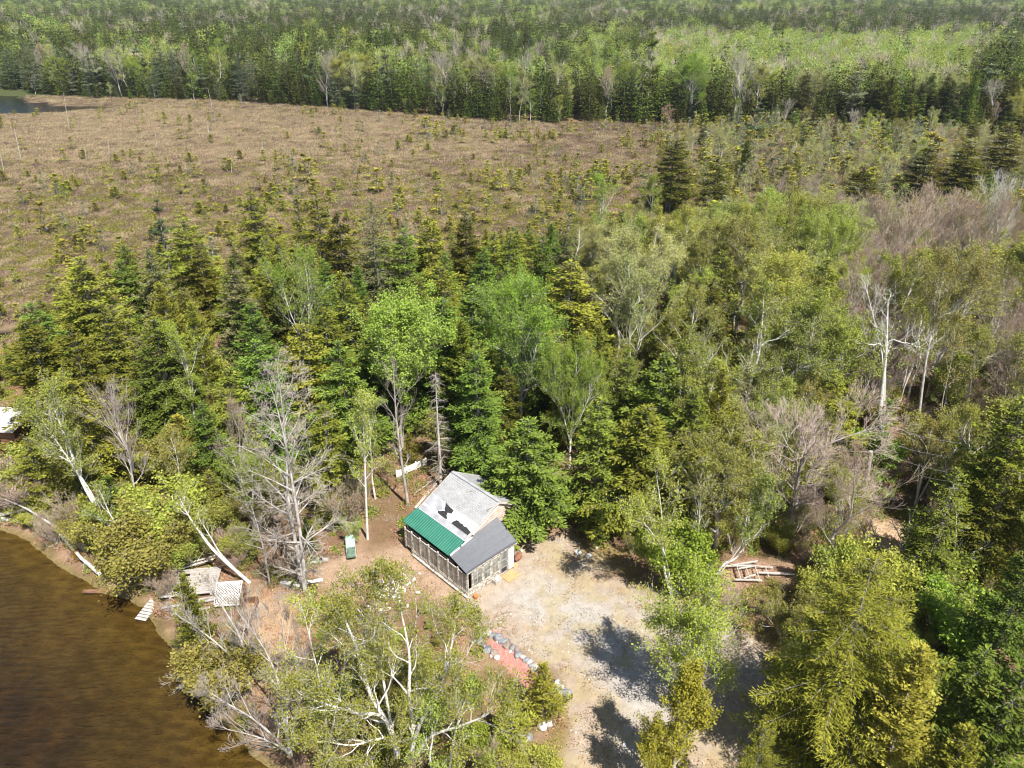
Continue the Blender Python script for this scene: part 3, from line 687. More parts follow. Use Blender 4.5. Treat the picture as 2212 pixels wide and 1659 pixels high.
def watermat(name, tint, gl, scale, strength):
    m, n, l = nmat(name)
    tr = n.new("ShaderNodeBsdfTransparent"); tr.inputs[0].default_value = (*tint, 1)
    gs = n.new("ShaderNodeBsdfGlossy"); gs.inputs['Roughness'].default_value = .06
    gs.inputs[0].default_value = (1, 1, 1, 1)
    fr = n.new("ShaderNodeFresnel"); fr.inputs[0].default_value = 1.33
    tc = n.new("ShaderNodeTexCoord"); mp = n.new("ShaderNodeMapping")
    mp.inputs['Rotation'].default_value = (0, 0, R(20)); mp.inputs['Scale'].default_value = (.45, 1.5, 1)
    l.new(tc.outputs['Object'], mp.inputs[0])
    f = noise(n, l, scale, 4, vec=mp.outputs[0], rough=.6)
    bp = n.new("ShaderNodeBump"); bp.inputs['Strength'].default_value = strength; bp.inputs['Distance'].default_value = .12
    l.new(f, bp.inputs['Height']); l.new(bp.outputs[0], gs.inputs['Normal']); l.new(bp.outputs[0], fr.inputs['Normal'])
    ml = n.new("ShaderNodeMath"); ml.operation = 'MULTIPLY'; ml.inputs[1].default_value = gl; l.new(fr.outputs[0], ml.inputs[0])
    l.new(mixrgb(n, l, mrange(n, l, f, .40, .60), tint, tuple(q * .74 for q in tint)), tr.inputs[0])  # light and dark ripple streaks painted into the water tint
    mx = n.new("ShaderNodeMixShader"); l.new(ml.outputs[0], mx.inputs[0]); l.new(tr.outputs[0], mx.inputs[1]); l.new(gs.outputs[0], mx.inputs[2])
    o = n.new("ShaderNodeOutputMaterial"); l.new(mx.outputs[0], o.inputs[0])
    return m
watermat('lake_water', (.74, .65, .46), 1.0, 1.8, 1.0)
watermat('pool_water', (.5, .45, .35), 1.0, 1.2, 1.0)
def water(name, x0, x1, y0, y1, mat, label):
    me = mesh_np(name, [(x0, y0, WL), (x1, y0, WL), (x1, y1, WL), (x0, y1, WL)], [np.array([[0, 1, 2, 3]])], mat)
    return tag(link_obj(name, me), label, kind='structure')
water('lake_water', -220, 0, -60, 63, 'lake_water', 'brown tea coloured lake water with small ripples at the shore')
water('bog_channel_water', -300, -60, 225, 330, 'pool_water', 'blue open water channel at the far edge of the bog')
water('bog_pool_water', -70, -40, 78, 96, 'pool_water', 'small dark blue pool at the near edge of the bog')

# ================================================================ TREE PROTOTYPES
PROTO = {}
def reg(key, tm, cm, h, wm=None): PROTO[key] = (tm, wm, cm, h)
def conreg(key, h, rad, seed, **k):
    tm, cm = conifer(key, h, rad, seed, **k); reg(key, tm, cm, h)
conreg('spruce0', 14, 3.7, 1, bare=.12)
conreg('spruce1', 14, 3.3, 2, bare=.10)
conreg('spruce2', 13, 3.8, 3, bare=.18)
conreg('spruce4', 14, 3.6, 21, bare=.22)
conreg('spruce5', 12, 3.4, 22, bare=.08)
conreg('spruce3', 10, 2.7, 4, bare=.08)
conreg('lichen', 16, 3.6, 5, bare=.12, q=.62)
conreg('narrow', 11, 1.35, 6, bare=.06)
conreg('narrow1', 9, 1.3, 16, bare=.06)
conreg('cedar0', 9, 2.2, 7, kind='cedar', leaf=.55, q=.85)
conreg('cedar1', 5, 1.3, 8, kind='cedar', leaf=.5, q=.9)
conreg('cedar2', 12, 2.5, 17, kind='cedar', leaf=.42, q=.8)
conreg('larch0', 9, 2.1, 9, kind='larch', bare=.1)
conreg('larch1', 5, 1.0, 10, kind='larch', bare=.06)
conreg('pine0', 12, 2.7, 11, kind='pine')
conreg('giant', 15, 5.9, 12, bare=.10, q=.95, leaf=.58)
conreg('giant1', 13, 4.3, 13, bare=.1, q=1.0, leaf=.58)
tm, cm = dead_conifer('deadspruce', 11, 1.3, 14); reg('deadspruce', tm, cm, 11)
def decreg(key, h, seed, P_, stems=None, r=.15, **k):
    rs = random.Random(seed)
    st = stems or [(auto_stem(h, rs), r, .02)]
    tm, wm, cm = decid_mesh(key, st, seed, P_, **k); reg(key, tm, cm, h, wm)
BIR = dict(nch=(14, 8, 6), l1=3.2, ratio=.5, up=.5, spread=.85, gnarl=.16, leaves=8, lsize=.125, start=.28, scatter=.14)
decreg('birch0', 13, 101, BIR)
decreg('birch1', 12, 102, dict(BIR, start=.35, l1=3.8, nch=(14, 8, 6)), stems=[([(0, 0, 0), (.1, .1, 3), (.5, .2, 6), (.9, .2, 9), (1.1, .4, 12)], .13, .02), ([(0, 0, 0), (-.15, -.1, 3), (-.6, -.2, 6), (-1.2, -.2, 8.5), (-1.5, -.1, 11)], .11, .02)])
decreg('birch2', 14, 103, dict(BIR, nch=(14, 7, 6), start=.45, leaves=9))
decreg('birch3', 11, 104, dict(BIR, nch=(16, 8, 5), l1=2.6, start=.3, leaves=9), r=.09)
decreg('birch4', 13, 119, dict(BIR, nch=(11, 7, 5), l1=2.6, leaves=8, start=.45), stems=[([(0, 0, 0), (.2, .1, 4), (.5, .2, 8), (1.0, .2, 13)], .16, .03), ([(0, 0, 1), (-.5, .2, 4), (-1.0, 0, 8), (-1.3, -.3, 12)], .13, .03), ([(0, 0, 2), (.2, -.5, 5), (.3, -1.2, 8), (0, -1.6, 11)], .12, .03)])
decreg('aspen', 11, 105, dict(BIR, nch=(30, 9, 6), l1=4.1, up=.6, leaves=18, lsize=.14, start=.42, spread=.95), r=.14, bark='grey_bark')
decreg('fullbirch', 13, 106, dict(BIR, nch=(20, 8, 6), l1=4.0, leaves=13, lsize=.13, start=.18), stems=[([(0, 0, 0), (.0, .1, 4), (.2, .1, 8), (.4, .2, 13)], .2, .03), ([(0, 0, 3), (-1, .3, 6), (-2.2, .5, 9), (-2.6, .6, 11.5)], .13, .02), ([(0, 0, 4), (1.2, -.2, 6.5), (2.2, -.3, 9), (2.6, -.2, 11)], .12, .02)])
BARE = dict(levels=4, nch=(13, 8, 5, 4), l1=3.3, ratio=.55, up=.5, spread=.75, gnarl=.10, leaves=1, lsize=.07, start=.25, rmin=.006)
decreg('bloom', 8, 118, dict(BIR, nch=(17, 8, 6), l1=2.3, leaves=15, lsize=.13, start=.12, up=.6), bark='grey_bark', leafm='gold_leaves')
decreg('maple0', 11, 107, dict(BARE, leaves=2, nch=(13, 8, 5, 3)), bark='grey_bark', twigm='pink_twigs', leafm='rusty_buds')
decreg('maple1', 10, 108, dict(BARE, leaves=2, start=.15, nch=(13, 8, 5, 3)), stems=[([(0, 0, 0), (.3, .1, 3), (1.0, .3, 6), (1.5, .4, 9.5)], .12, .02), ([(0, 0, 0), (-.4, 0, 3), (-1.0, .2, 6), (-1.6, .2, 9)], .1, .02), ([(0, 0, 0), (0, -.3, 3), (.1, -.8, 6), (.2, -1.2, 9)], .1, .02)], bark='grey_bark', twigm='pink_twigs', leafm='rusty_buds')
decreg('bare0', 9, 109, dict(BARE, leaves=0, nch=(15, 8, 5, 3)), bark='silver_bark', twigm='grey_twigs')
SHR = dict(levels=3, nch=(7, 5, 4), l1=1.3, ratio=.55, up=.5, spread=.7, gnarl=.15, leaves=9, lsize=.11, start=.12, rmin=.006, scatter=.14)
def fan(n, h, sp, seed):
    rs = random.Random(seed); out = []
    for i in range(n):
        a = 6.28 * i / n + rs.uniform(-.4, .4); s_ = rs.uniform(.4, 1) * sp; hh = h * rs.uniform(.7, 1)
        out.append(([(0, 0, 0), (math.cos(a) * s_ * .35, math.sin(a) * s_ * .35, hh * .4), (math.cos(a) * s_ * .75, math.sin(a) * s_ * .75, hh * .75), (math.cos(a) * s_, math.sin(a) * s_, hh)], .035, .008))
    return out
decreg('shrub0', 3, 111, SHR, stems=fan(7, 3, 1.6, 1), leafm='olive_leaves')
decreg('shrub1', 2.2, 112, dict(SHR, leaves=12, l1=1.0), stems=fan(8, 2.2, 1.4, 2), leafm='fresh_leaves')
decreg('shrub2', 4.2, 113, dict(SHR, leaves=7, l1=1.5), stems=fan(7, 4.2, 1.9, 3), leafm='birch_leaves')
decreg('brush', 2.4, 114, dict(SHR, leaves=1, nch=(9, 6, 5), l1=1.2, lsize=.07), stems=fan(9, 2.4, 1.5, 4), bark='grey_bark', twigm='pink_twigs', leafm='rusty_buds')
decreg('sapling', 6, 115, dict(BIR, nch=(14, 6, 5), l1=1.6, leaves=8, lsize=.12, start=.2), r=.045, bark='silver_bark')
decreg('sapling1', 7, 116, dict(BIR, nch=(13, 6, 5), l1=1.5, leaves=3, lsize=.1, start=.3), r=.05, bark='silver_bark')
PART_WOOD = 'branches'
def plant(key, name, loc, h=None, rz=None, mat=None, rs=random, wide=1.0, label=None, cat='tree', group=None, twig=None, bark=None, crown='crown', tilt=None):
    tm, wm, cm, h0 = PROTO[key]; s = (h or h0) / h0
    r = empty(name, loc, rs.uniform(0, 6.28) if rz is None else rz, label, cat, group)
    r.scale = (s * wide, s * wide, s)
    if tilt: r.rotation_euler = (tilt[0], tilt[1], r.rotation_euler[2])
    t = link_obj('trunk', tm, r, mat=bark)
    if wm: link_obj('branches', wm, r, mat=twig)
    if cm: link_obj(crown, cm, r, mat=mat)
    return r
TREES = []      # (x, y, r, h, key, label)
def base_for(X, Y, h):
    x, y = G(X, Y, h); return x, y

# ================================================================ TREES SET OUT ONE BY ONE
# mode, key, X, Y (photo px of the apex 'a' or of the foot 'b'), height, width factor, foliage, label
HERO = [
 ('a','spruce2',165,560,14,1.25,'olive_needles','big ragged olive spruce at the left edge of the wood beside the bog'),
 ('a','spruce0',62,690,12.5,1.35,'olive_needles','wide olive spruce at the left edge of the picture above the white roof'),
 ('a','spruce1',215,655,12,1.1,'olive_needles','dark olive spruce between the ragged spruce and the golden cedar'),
 ('a','cedar2',347,615,12.5,1.25,'golden_needles','golden yellow cedar in the left of the wood'),
 ('a','cedar2',415,655,11,1.1,'golden_needles','second golden cedar leaning against the right side of the golden one'),
 ('a','pine0',333,432,11,.9,'blue_needles','blue green pine at the bog edge left of the olive spruces'),
 ('a','spruce2',385,472,13,1.3,'olive_needles','broad olive spruce right of the blue green pine'),
 ('a','spruce0',541,414,14.5,1.15,'olive_needles','tall olive spruce standing alone above the belt at the bog edge'),
 ('a','spruce1',681,414,14,1.05,'olive_needles','dark tall spruce at the bog edge, left of the smaller dark one'),
 ('a','spruce3',729,457,12.5,.95,'dark_needles','smaller dark spruce close on the right of the tall one at the bog'),
 ('a','narrow',639,423,12,1.0,'olive_needles','thin pointed spruce between two big olive spruces at the bog edge'),
 ('a','lichen',801,433,16,1.1,'grey_needles','tall grey lichen covered spruce with sparse boughs in mid wood'),
 ('a','spruce1',871,494,13,1.0,'green_needles','green spruce just right of the grey lichen covered one'),
 ('a','spruce0',932,467,13.5,1.1,'olive_needles','olive spruce right of centre in the row along the bog'),
 ('a','spruce1',1004,459,13,1.1,'dark_needles','dark brownish spruce at the right end of the row along the bog'),
 ('a','spruce0',1225,565,15,1.25,'olive_needles','largest cone shaped olive spruce, in the centre of the wood'),
 ('a','spruce2',960,640,13.5,1.2,'green_needles','wide green spruce below the row in the centre of the wood'),
 ('a','cedar2',1000,690,12.5,1.2,'olive_needles','olive cedar behind the big leafy birch'),
 ('a','spruce1',1540,600,13.5,1.05,'dark_needles','dark spruce standing among the yellow green birches'),
 ('a','spruce3',1437,762,11,1.1,'green_needles','pointed bright spruce left of the twisted white birch'),
 ('a','spruce2',1400,870,11.5,1.25,'olive_needles','olive spruce in front of the pointed bright spruce'),
 ('a','spruce1',1300,860,11.5,1.1,'green_needles','shaded green spruce above the dark trail'),
 ('a','spruce0',1255,700,12.5,1.0,'olive_needles','olive spruce at the foot of the largest cone shaped one'),
 ('a','spruce1',540,655,12.5,1.1,'green_needles','yellow green spruce left of the leafy birch in the left wood'),
 ('a','spruce0',325,690,13,1.15,'green_needles','bright green spruce below the golden cedar'),
 ('a','spruce1',432,868,9.5,1.1,'green_needles','dark green spruce near the shore behind the leaning birch'),
 ('a','spruce0',490,790,11,1.05,'olive_needles','olive spruce behind the small bare tree'),
 ('a','spruce2',560,735,12.5,1.0,'green_needles','green spruce behind the tall bare double trunk tree'),
 ('a','spruce0',745,600,13,1.05,'olive_needles','brownish olive spruce left of the grey lichen covered one'),
 ('a','spruce1',700,665,12,1.1,'olive_needles','olive spruce left above the lime green tree'),
 ('a','spruce0',735,730,12.5,1.05,'green_needles','green spruce touching the lime green tree on its left'),
 ('a','spruce2',640,700,12.5,1.1,'olive_needles','olive spruce right of the leafy birch in the left wood'),
 ('a','spruce1',145,700,12.5,1.1,'olive_needles','olive spruce behind the leaning white birch'),
 ('a','cedar2',880,640,12,1.0,'olive_needles','olive cedar above the lime green tree'),
 ('a','narrow',1080,585,11,1.2,'green_needles','narrow blue green spruce behind the big leafy birch'),
 ('a','spruce2',1455,302,13,1.56,'dark_needles','big dark spruce out in the brush swamp'),
 ('a','spruce3',1552,338,10.5,1.3,'dark_needles','smaller dark spruce right of the big one in the brush swamp'),
 ('a','pine0',1638,222,13.5,1.15,'blue_needles','pale blue green pine in front of the far tree line'),
 ('a','cedar0',1615,305,8,1.3,'green_needles','yellow green cedar at the foot of the pale pine'),
 ('a','spruce2',1872,362,12,1.43,'dark_needles','dark spruce above the pinkish bare maples'),
 ('a','spruce1',2012,312,12.5,1.62,'dark_needles','left of two dark spruces near the right edge of the swamp'),
 ('a','spruce2',2105,305,13,1.62,'dark_needles','right of two dark spruces near the right edge of the swamp'),
 ('a','spruce0',2190,262,13,1.56,'dark_needles','dark spruce cut off by the right edge of the picture'),
 ('a','narrow',1926,862,9.5,1.15,'green_needles','narrow green spruce in front of the white birch trunk'),
 ('a','spruce2',1815,800,9.5,1.2,'olive_needles','yellow olive spruce behind the large bare maple'),
 ('a','spruce4',2215,860,13,1.0,'olive_needles','big olive spruce on the right edge with lichen grey boughs'),
 ('a','spruce5',2185,1010,10.5,.95,'dark_needles','wide olive spruce crossed by the overhead wires'),
 ('a','lichen',2075,1010,10.5,1.1,'olive_needles','thin olive spruce beside the overhead wires'),
 ('a','spruce1',2240,1180,11,.85,'green_needles','green spruce on the right edge below the wires'),
 ('a','giant',1890,1195,15,1.0,'olive_needles','giant yellow olive spruce filling the lower right of the picture'),
 ('a','cedar2',2010,1400,12,1.15,'golden_needles','yellow cedar against the right side of the giant spruce'),
 ('a','spruce1',2135,1400,11,.85,'green_needles','fresh green spruce in the lower right corner'),
 ('a','spruce5',2225,1440,11.5,.95,'green_needles','green spruce cut by the lower right corner'),
 ('a','cedar2',2085,1560,11,1.1,'olive_needles','olive cedar at the bottom edge right of the giant'),
 ('a','giant1',1650,1570,8.5,.8,'olive_needles','olive spruce at the bottom edge in the deep shade'),
 ('b','spruce2',1136,1150,10.0,1.4,'green_needles','fresh green hemlock leaning over the right side of the cabin roof'),
 ('b','spruce1',1035,1000,12,1.0,'green_needles','dark green spruce behind the mossy shed'),
 ('a','spruce1',1030,760,12.5,1.05,'green_needles','green spruce left of the big leafy birch'),
 ('a','cedar1',1174,1440,4.3,1.3,'golden_needles','pointed bright cedar at the lower end of the red gravel bed'),
 ('a','cedar1',1105,1515,3.8,1.4,'golden_needles','wide bright cedar left of the pointed one'),
 ('a','cedar0',395,1240,6.0,.95,'olive_needles','yellow green cedar over the shore beside the old deck'),
 ('a','cedar1',180,1075,5,1.2,'golden_needles','yellow cedar by the shore beside the leaning birch'),
 ('a','cedar1',225,1035,5.5,1.25,'green_needles','bright green cedar behind the leaning birch'),
 ('a','cedar1',370,1090,4.5,1.2,'green_needles','bushy green cedar behind the slanting birch pair'),
 ('a','cedar1',660,1120,3.2,1.2,'green_needles','small green cedar in the shade beside the green chair'),
]
HERO_D = [
 ('a','aspen',852,722,12.0,1.1,'lime_leaves',None,'lime green round crowned tree left of the dead grey spruce'),
 ('a','fullbirch',1125,655,13.5,1.0,'fresh_leaves',None,'big leafy green birch behind the cabin'),
 ('a','fullbirch',1240,780,10.5,.75,'fresh_leaves',None,'smaller leafy birch at the right flank of the big one'),
 ('a','birch1',640,590,12.5,1.0,'fresh_leaves',None,'leafy green birch with white limbs in the left wood'),
 ('a','birch0',380,730,11.5,.9,'fresh_leaves',None,'green birch with white trunk in front of the bright green spruce'),
 ('a','birch0',118,850,11.5,1.2,'birch_leaves',None,'yellow green birch crown above the shore on the left'),
 ('a','birch2',1345,560,14.5,1.2,'pale_leaves',None,'pale birch with many forked white stems right of the cone spruce'),
 ('a','birch1',1380,600,13,1.0,'pale_leaves',None,'forked white birch close to the pale birch'),
 ('a','birch0',1300,400,12.5,1.1,'fresh_leaves',None,'bright green birch with dead white top at the bog edge'),
 ('a','birch3',1400,400,11,1.0,'fresh_leaves',None,'slender bright birch by the bog edge'),
 ('a','birch2',1470,480,13,1.1,'birch_leaves',None,'tall yellow green birch left of the dark spruce'),
 ('a','fullbirch',1720,455,12.5,1.0,'birch_leaves',None,'round topped yellow green birch at the top of the grove'),
 ('a','fullbirch',1800,480,12,.9,'birch_leaves',None,'right hand round topped birch at the top of the grove'),
 ('a','fullbirch',1690,590,13,1.1,'birch_leaves',None,'wide yellow green birch in the middle of the grove'),
 ('a','fullbirch',1790,690,12.5,1.1,'birch_leaves',None,'wide birch left of the twisted dead top'),
 ('a','birch4',1960,560,13,1.3,'birch_leaves',None,'olive green birch behind the twisted dead top'),
 ('a','birch1',2080,590,13.5,1.3,'birch_leaves',None,'wide olive birch near the right edge'),
 ('a','maple0',1880,450,12.5,1.35,'rusty_buds','pink_twigs','large pinkish bare maple below the dark spruce'),
 ('a','maple1',1960,460,12.5,1.3,'rusty_buds','pink_twigs','pinkish bare maple with many stems beside the first'),
 ('a','maple1',2050,440,12.5,1.35,'rusty_buds','pink_twigs','rusty bare maple near the right edge'),
 ('a','maple0',2120,480,12.5,1.2,'rusty_buds','pink_twigs','rusty bare maple at the right end of the group'),
 ('a','maple0',1690,385,8.5,1.0,'rusty_buds','grey_twigs','small grey bare tree at the edge of the brush swamp'),
 ('a','maple1',1750,395,8.5,1.0,'rusty_buds','grey_twigs','grey pink bare bush beside the small grey tree'),
 ('a','bare0',2178,420,12,1.0,None,'white_twigs','white dead birch top against the olive trees on the right edge'),
 ('a','birch0',2180,600,12,1.1,'olive_leaves',None,'olive birch cut by the right edge'),
 ('a','maple0',500,890,8.5,.95,None,'grey_twigs','small grey bare tree in front of the dark green spruce'),
 ('b','bare0',313,1098,9.0,.9,'pale_leaves','grey_twigs','pale bare double tree behind the bright shore cedar'),
 ('a','birch3',350,950,7.5,1.0,'olive_leaves',None,'thin olive birch behind the slanting birch pair'),
 ('a','birch0',790,870,9.2,.9,'birch_leaves',None,'yellow green birch with pale trunk left of the cabin'),
 ('a','shrub2',1512,1297,7.8,.95,'fresh_leaves',None,None),
 ('a','bloom',1474,1505,7.5,1.0,'gold_leaves',None,'yellow blooming maple at the bottom edge beside the drive'),
 ('a','bloom',1415,1575,5.5,.85,'gold_leaves',None,'smaller yellow blooming maple low at the left of the first'),
]
random.seed(3)
for mode, key, X, Y, h, wd_, mt, label in HERO:
    x, y = (G(X, Y, h) if mode == 'a' else G(X, Y, 0))
    nm_ = {'spr': 'spruce_tree', 'nar': 'spruce_tree', 'lic': 'spruce_tree', 'gia': 'spruce_tree', 'ced': 'cedar_tree', 'pin': 'pine_tree'}[key[:3]]
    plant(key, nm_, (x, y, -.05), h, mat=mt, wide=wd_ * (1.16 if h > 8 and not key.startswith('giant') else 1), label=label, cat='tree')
    TREES.append((x, y, PROTO[key][3] * .2 * wd_, h))
for mode, key, X, Y, h, wd_, mt, tw, label in HERO_D:
    if label is None: continue
    x, y = (G(X, Y, h) if mode == 'a' else G(X, Y, 0))
    nm_ = {'asp': 'aspen_tree', 'map': 'maple_tree', 'blo': 'maple_tree', 'bar': 'bare_tree'}.get(key[:3], 'birch_tree')
    plant(key, nm_, (x, y, -.05), h, mat=mt, twig=tw, wide=wd_, label=label, cat='tree', crown='leaves')
    TREES.append((x, y, 2.2, h))

# ---- birches, dead trees and bare trees with stems traced one by one: stems = photo points, each with its depth from the foot
def stem3(foot, pts, depth=None):
    """foot and pts in photo px; the stem keeps the depth of its foot plus the given offsets"""
    fx, fy = G(*foot); out = [(fx, fy, -.1)]
    for i, p in enumerate(pts):
        dy = p[2] if len(p) > 2 else 0.0
        out.append(PY(p[0], p[1], fy + dy))
    return (fx, fy), [(q[0] - fx, q[1] - fy, q[2]) for q in out]
def heroic(name, foot, stems, P_, seed, label, r=(.12, .02), bark='birch_bark', leafm='birch_leaves', twigm=None, cat='tree', rad=2.0, crown='leaves'):
    twigm = twigm or ('white_twigs' if bark == 'birch_bark' else 'grey_twigs')
    sts = []
    for i, s_ in enumerate(stems):
        rr = r
        if isinstance(s_, tuple): s_, rr = s_
        f, pp = stem3(foot, s_); sts.append((pp, rr[0], rr[1]))
    tm, wm, cm = decid_mesh(name, sts, seed, P_, bark, leafm, twigm)
    o = empty(name, (f[0], f[1], 0), 0, label, cat)
    link_obj('trunk', tm, o); link_obj('branches', wm, o)
    if cm: link_obj(crown, cm, o)
    TREES.append((f[0], f[1], rad, 8)); return o
FB = dict(nch=(12, 8, 6), l1=2.4, ratio=.52, up=.35, spread=.95, gnarl=.2, rmin=.006, leaves=11, lsize=.095, start=.25, scatter=.13)
heroic('birch_tree', (868, 1700), [
    ([(850, 1590), (800, 1500, .2), (770, 1400, .3), (742, 1331, .4)], (.17, .03)),
    ([(893, 1600), (884, 1500, 0), (883, 1403, .3), (850, 1255, .8)], (.17, .025)),
    ([(905, 1570, -.3), (950, 1490, -.5), (972, 1410, -.4), (985, 1345, 0)], (.13, .02)),
    ([(835, 1560, -.3), (770, 1540, -.9), (700, 1520, -1.3), (650, 1500, -1.5)], (.10, .02)),
    ([(920, 1600, -.5), (990, 1570, -1.2), (1040, 1550, -1.6), (1065, 1535, -1.8)], (.10, .02)),
    ([(845, 1600, -.4), (760, 1610, -1.2), (700, 1600, -1.8)], (.09, .02)),
    ([(830, 1480, .8), (815, 1400, 1.2), (800, 1330, 1.5), (805, 1270, 1.6)], (.09, .02))], FB, 301, 'large many stemmed white birch at the bottom centre, below the cabin', rad=3)
heroic('birch_tree', (700, 1640), [
    ([(705, 1560), (690, 1470, .2), (672, 1390, .3), (655, 1320, .3)], (.08, .02)),
    ([(725, 1540, .3), (745, 1430, .6), (735, 1370, .8)], (.07, .015))], dict(FB, nch=(8, 7, 6), l1=1.8, leaves=6), 302, 'slender white birch left of the many stemmed birch at the bottom', rad=1.5)
heroic('birch_tree', (960, 1760), [
    ([(970, 1670), (980, 1600, .2), (995, 1540, .3), (1010, 1500, .3)], (.09, .02)),
    ([(930, 1650, .3), (935, 1590, .5), (930, 1540, .8)], (.08, .015))], dict(FB, nch=(8, 7, 6), l1=1.6), 303, 'white birch low in the picture at the right of the many stemmed one', rad=1.5)
ALD = dict(levels=4, nch=(10, 7, 5, 3), l1=2.0, ratio=.56, up=.35, spread=.7, gnarl=.12, leaves=0, start=.18, rmin=.006)
heroic('bare_tree', (629, 1632), [
    ([(615, 1560), (600, 1470, .3), (570, 1400, .5), (520, 1330, .6)], (.12, .02)),
    ([(620, 1560, .1), (622, 1480, .4), (615, 1400, .6), (608, 1320, .8)], (.08, .015)),
    ([(600, 1600, -.2), (550, 1555, -.4), (500, 1525, -.6), (460, 1500, -.6)], (.09, .015)),
    ([(600, 1610, -.3), (550, 1590, -.6), (490, 1575, -.9)], (.06, .012)),
    ([(635, 1560, .1), (650, 1500, .2), (645, 1450, .3)], (.06, .012))], ALD, 311, 'grey leafless tree fanning out over the lake shore at the bottom', bark='silver_bark', rad=2)
heroic('bare_tree', (542, 1494), [
    ([(532, 1440), (520, 1380, .2), (480, 1310, .3), (455, 1270, .4)], (.12, .02)),
    ([(535, 1430, .1), (538, 1370, .3), (535, 1300, .5)], (.07, .015)),
    ([(525, 1450, 0), (480, 1400, 0), (430, 1360, 0), (385, 1330, 0)], (.08, .015)),
    ([(520, 1460, -.2), (470, 1455, -.4), (425, 1470, -.5)], (.05, .012))], dict(ALD, l1=1.7), 312, 'grey leafless tree leaning over the water below the lattice', bark='silver_bark', rad=2)
DB = dict(levels=4, nch=(26, 9, 5, 3), l1=3.0, ratio=.46, up=.04, spread=1.15, gnarl=.10, leaves=0, start=.10, rmin=.007)
heroic('dead_tree', (660, 1278), [
    ([(640, 1180), (622, 1070, .1), (618, 960, .2), (600, 800, .3)], (.17, .015)),
    ([(652, 1180, -.1), (636, 1070, -.1), (615, 950, 0), (590, 850, 0)], (.16, .02))], DB, 313, 'tall leafless grey conifer with twin trunks left of the yard', bark='silver_bark', twigm='grey_twigs', rad=2.5, crown='twigs')
heroic('bare_tree', (583, 1262), [([(572, 1200), (560, 1150, .1), (545, 1100, .2)], (.08, .02))], dict(DB, l1=1.6, nch=(12, 6, 5, 3)), 314, 'small leafless tree left of the twin trunked dead conifer', bark='silver_bark', rad=1)
LB = dict(nch=(12, 7, 5), l1=2.2, ratio=.52, up=.5, spread=.9, gnarl=.18, leaves=8, lsize=.12, start=.45, scatter=.15)
heroic('birch_tree', (248, 1181), [
    ([(215, 1110), (177, 1040, .2), (145, 955, .5), (112, 870, .8)], (.19, .03)),
    ([(205, 1080, .1), (160, 1010, .1), (120, 950, .1), (85, 900, .1)], (.11, .02))], LB, 321, 'stout white birch leaning left over the shore', rad=1.5)
heroic('birch_tree', (312, 1216), [([(285, 1180), (262, 1150, 0), (240, 1115, .1), (215, 1060, .2)], (.13, .02)), ([(262, 1160, -.1), (235, 1135, -.2), (205, 1115, -.3)], (.07, .015))], dict(LB, l1=1.2, leaves=4, nch=(8, 5, 4), start=.6), 322, 'crooked white birch stem growing from the bank left of the deck', rad=1)
heroic('birch_tree', (540, 1258), [([(467, 1194), (432, 1150, .1), (405, 1110, .2), (388, 1075, .3)], (.14, .02)), ([(480, 1200, .1), (455, 1160, .3), (430, 1120, .5)], (.07, .015))], dict(LB, l1=1.1, leaves=3, nch=(8, 5, 4), start=.6), 323, 'slanting pair of white birch stems above the old deck', rad=1)
heroic('birch_tree', (882, 1092), [([(868, 1000), (856, 900, .1), (850, 800, .2)], (.15, .03))], dict(LB, l1=2.0, leaves=0, nch=(14, 6, 5), start=.25), 324, 'grey knotty trunk with bare lower limbs under the lime green crown', bark='grey_bark', rad=1)
heroic('birch_tree', (794, 1165), [([(790, 1060), (787, 960, 0), (782, 880, .1)], (.11, .02))], dict(LB, l1=2.0, leaves=7, nch=(14, 7, 5), start=.35), 325, 'pale straight birch at the back of the yard, right of the green chair', rad=1)
heroic('birch_tree', (1541, 1533), [
    ([(1520, 1480), (1505, 1420, 0), (1500, 1370, 0), (1512, 1297, .1)], (.11, .02)),
    ([(1508, 1480, -.1), (1500, 1430, -.1), (1480, 1380, -.1)], (.06, .015))], dict(nch=(24, 9, 6), l1=3.0, ratio=.5, up=.4, spread=.95, gnarl=.16, leaves=9, lsize=.11, start=.16, scatter=.13), 331, 'fresh green young birch standing in the drive shadow', leafm='fresh_leaves', rad=1.5)
heroic('birch_tree', (1455, 1296), [([(1437, 1240), (1432, 1180, 0), (1428, 1100, 0), (1415, 1010, .2)], (.11, .02)), ([(1437, 1200, -.2), (1400, 1140, -.8), (1375, 1115, -1.2)], (.05, .012))], dict(LB, l1=1.9, leaves=8, nch=(14, 7, 5), start=.4), 332, 'curved white birch at the edge of the drive', rad=1)
heroic('birch_tree', (1528, 1273), [([(1560, 1222), (1590, 1205, .2), (1618, 1160, .3), (1640, 1110, .4)], (.12, .02)), ([(1600, 1180, .1), (1640, 1120, .2), (1655, 1060, .3)], (.05, .012))], dict(LB, l1=1.7, leaves=7, nch=(12, 7, 5), start=.5), 333, 'bent white birch beside the broken wooden frame', rad=1)
heroic('birch_tree', (1507, 1240), [([(1508, 1170), (1512, 1090, 0), (1515, 1020, 0)], (.08, .015))], dict(LB, l1=1.6, leaves=3, nch=(14, 6, 5), start=.35), 334, 'thin pale birch with greyish twigs above the drive edge', rad=1)
heroic('birch_tree', (1605, 1190), [([(1612, 1120), (1625, 1050, 0), (1630, 960, 0)], (.07, .015))], dict(LB, l1=1.8, leaves=8, nch=(13, 7, 5), start=.3), 335, 'slim birch right behind the bent birch', rad=1)
TW = dict(nch=(13, 8, 6), l1=3.0, ratio=.52, up=.35, spread=1.0, gnarl=.3, leaves=11, lsize=.13, start=.3, scatter=.16)
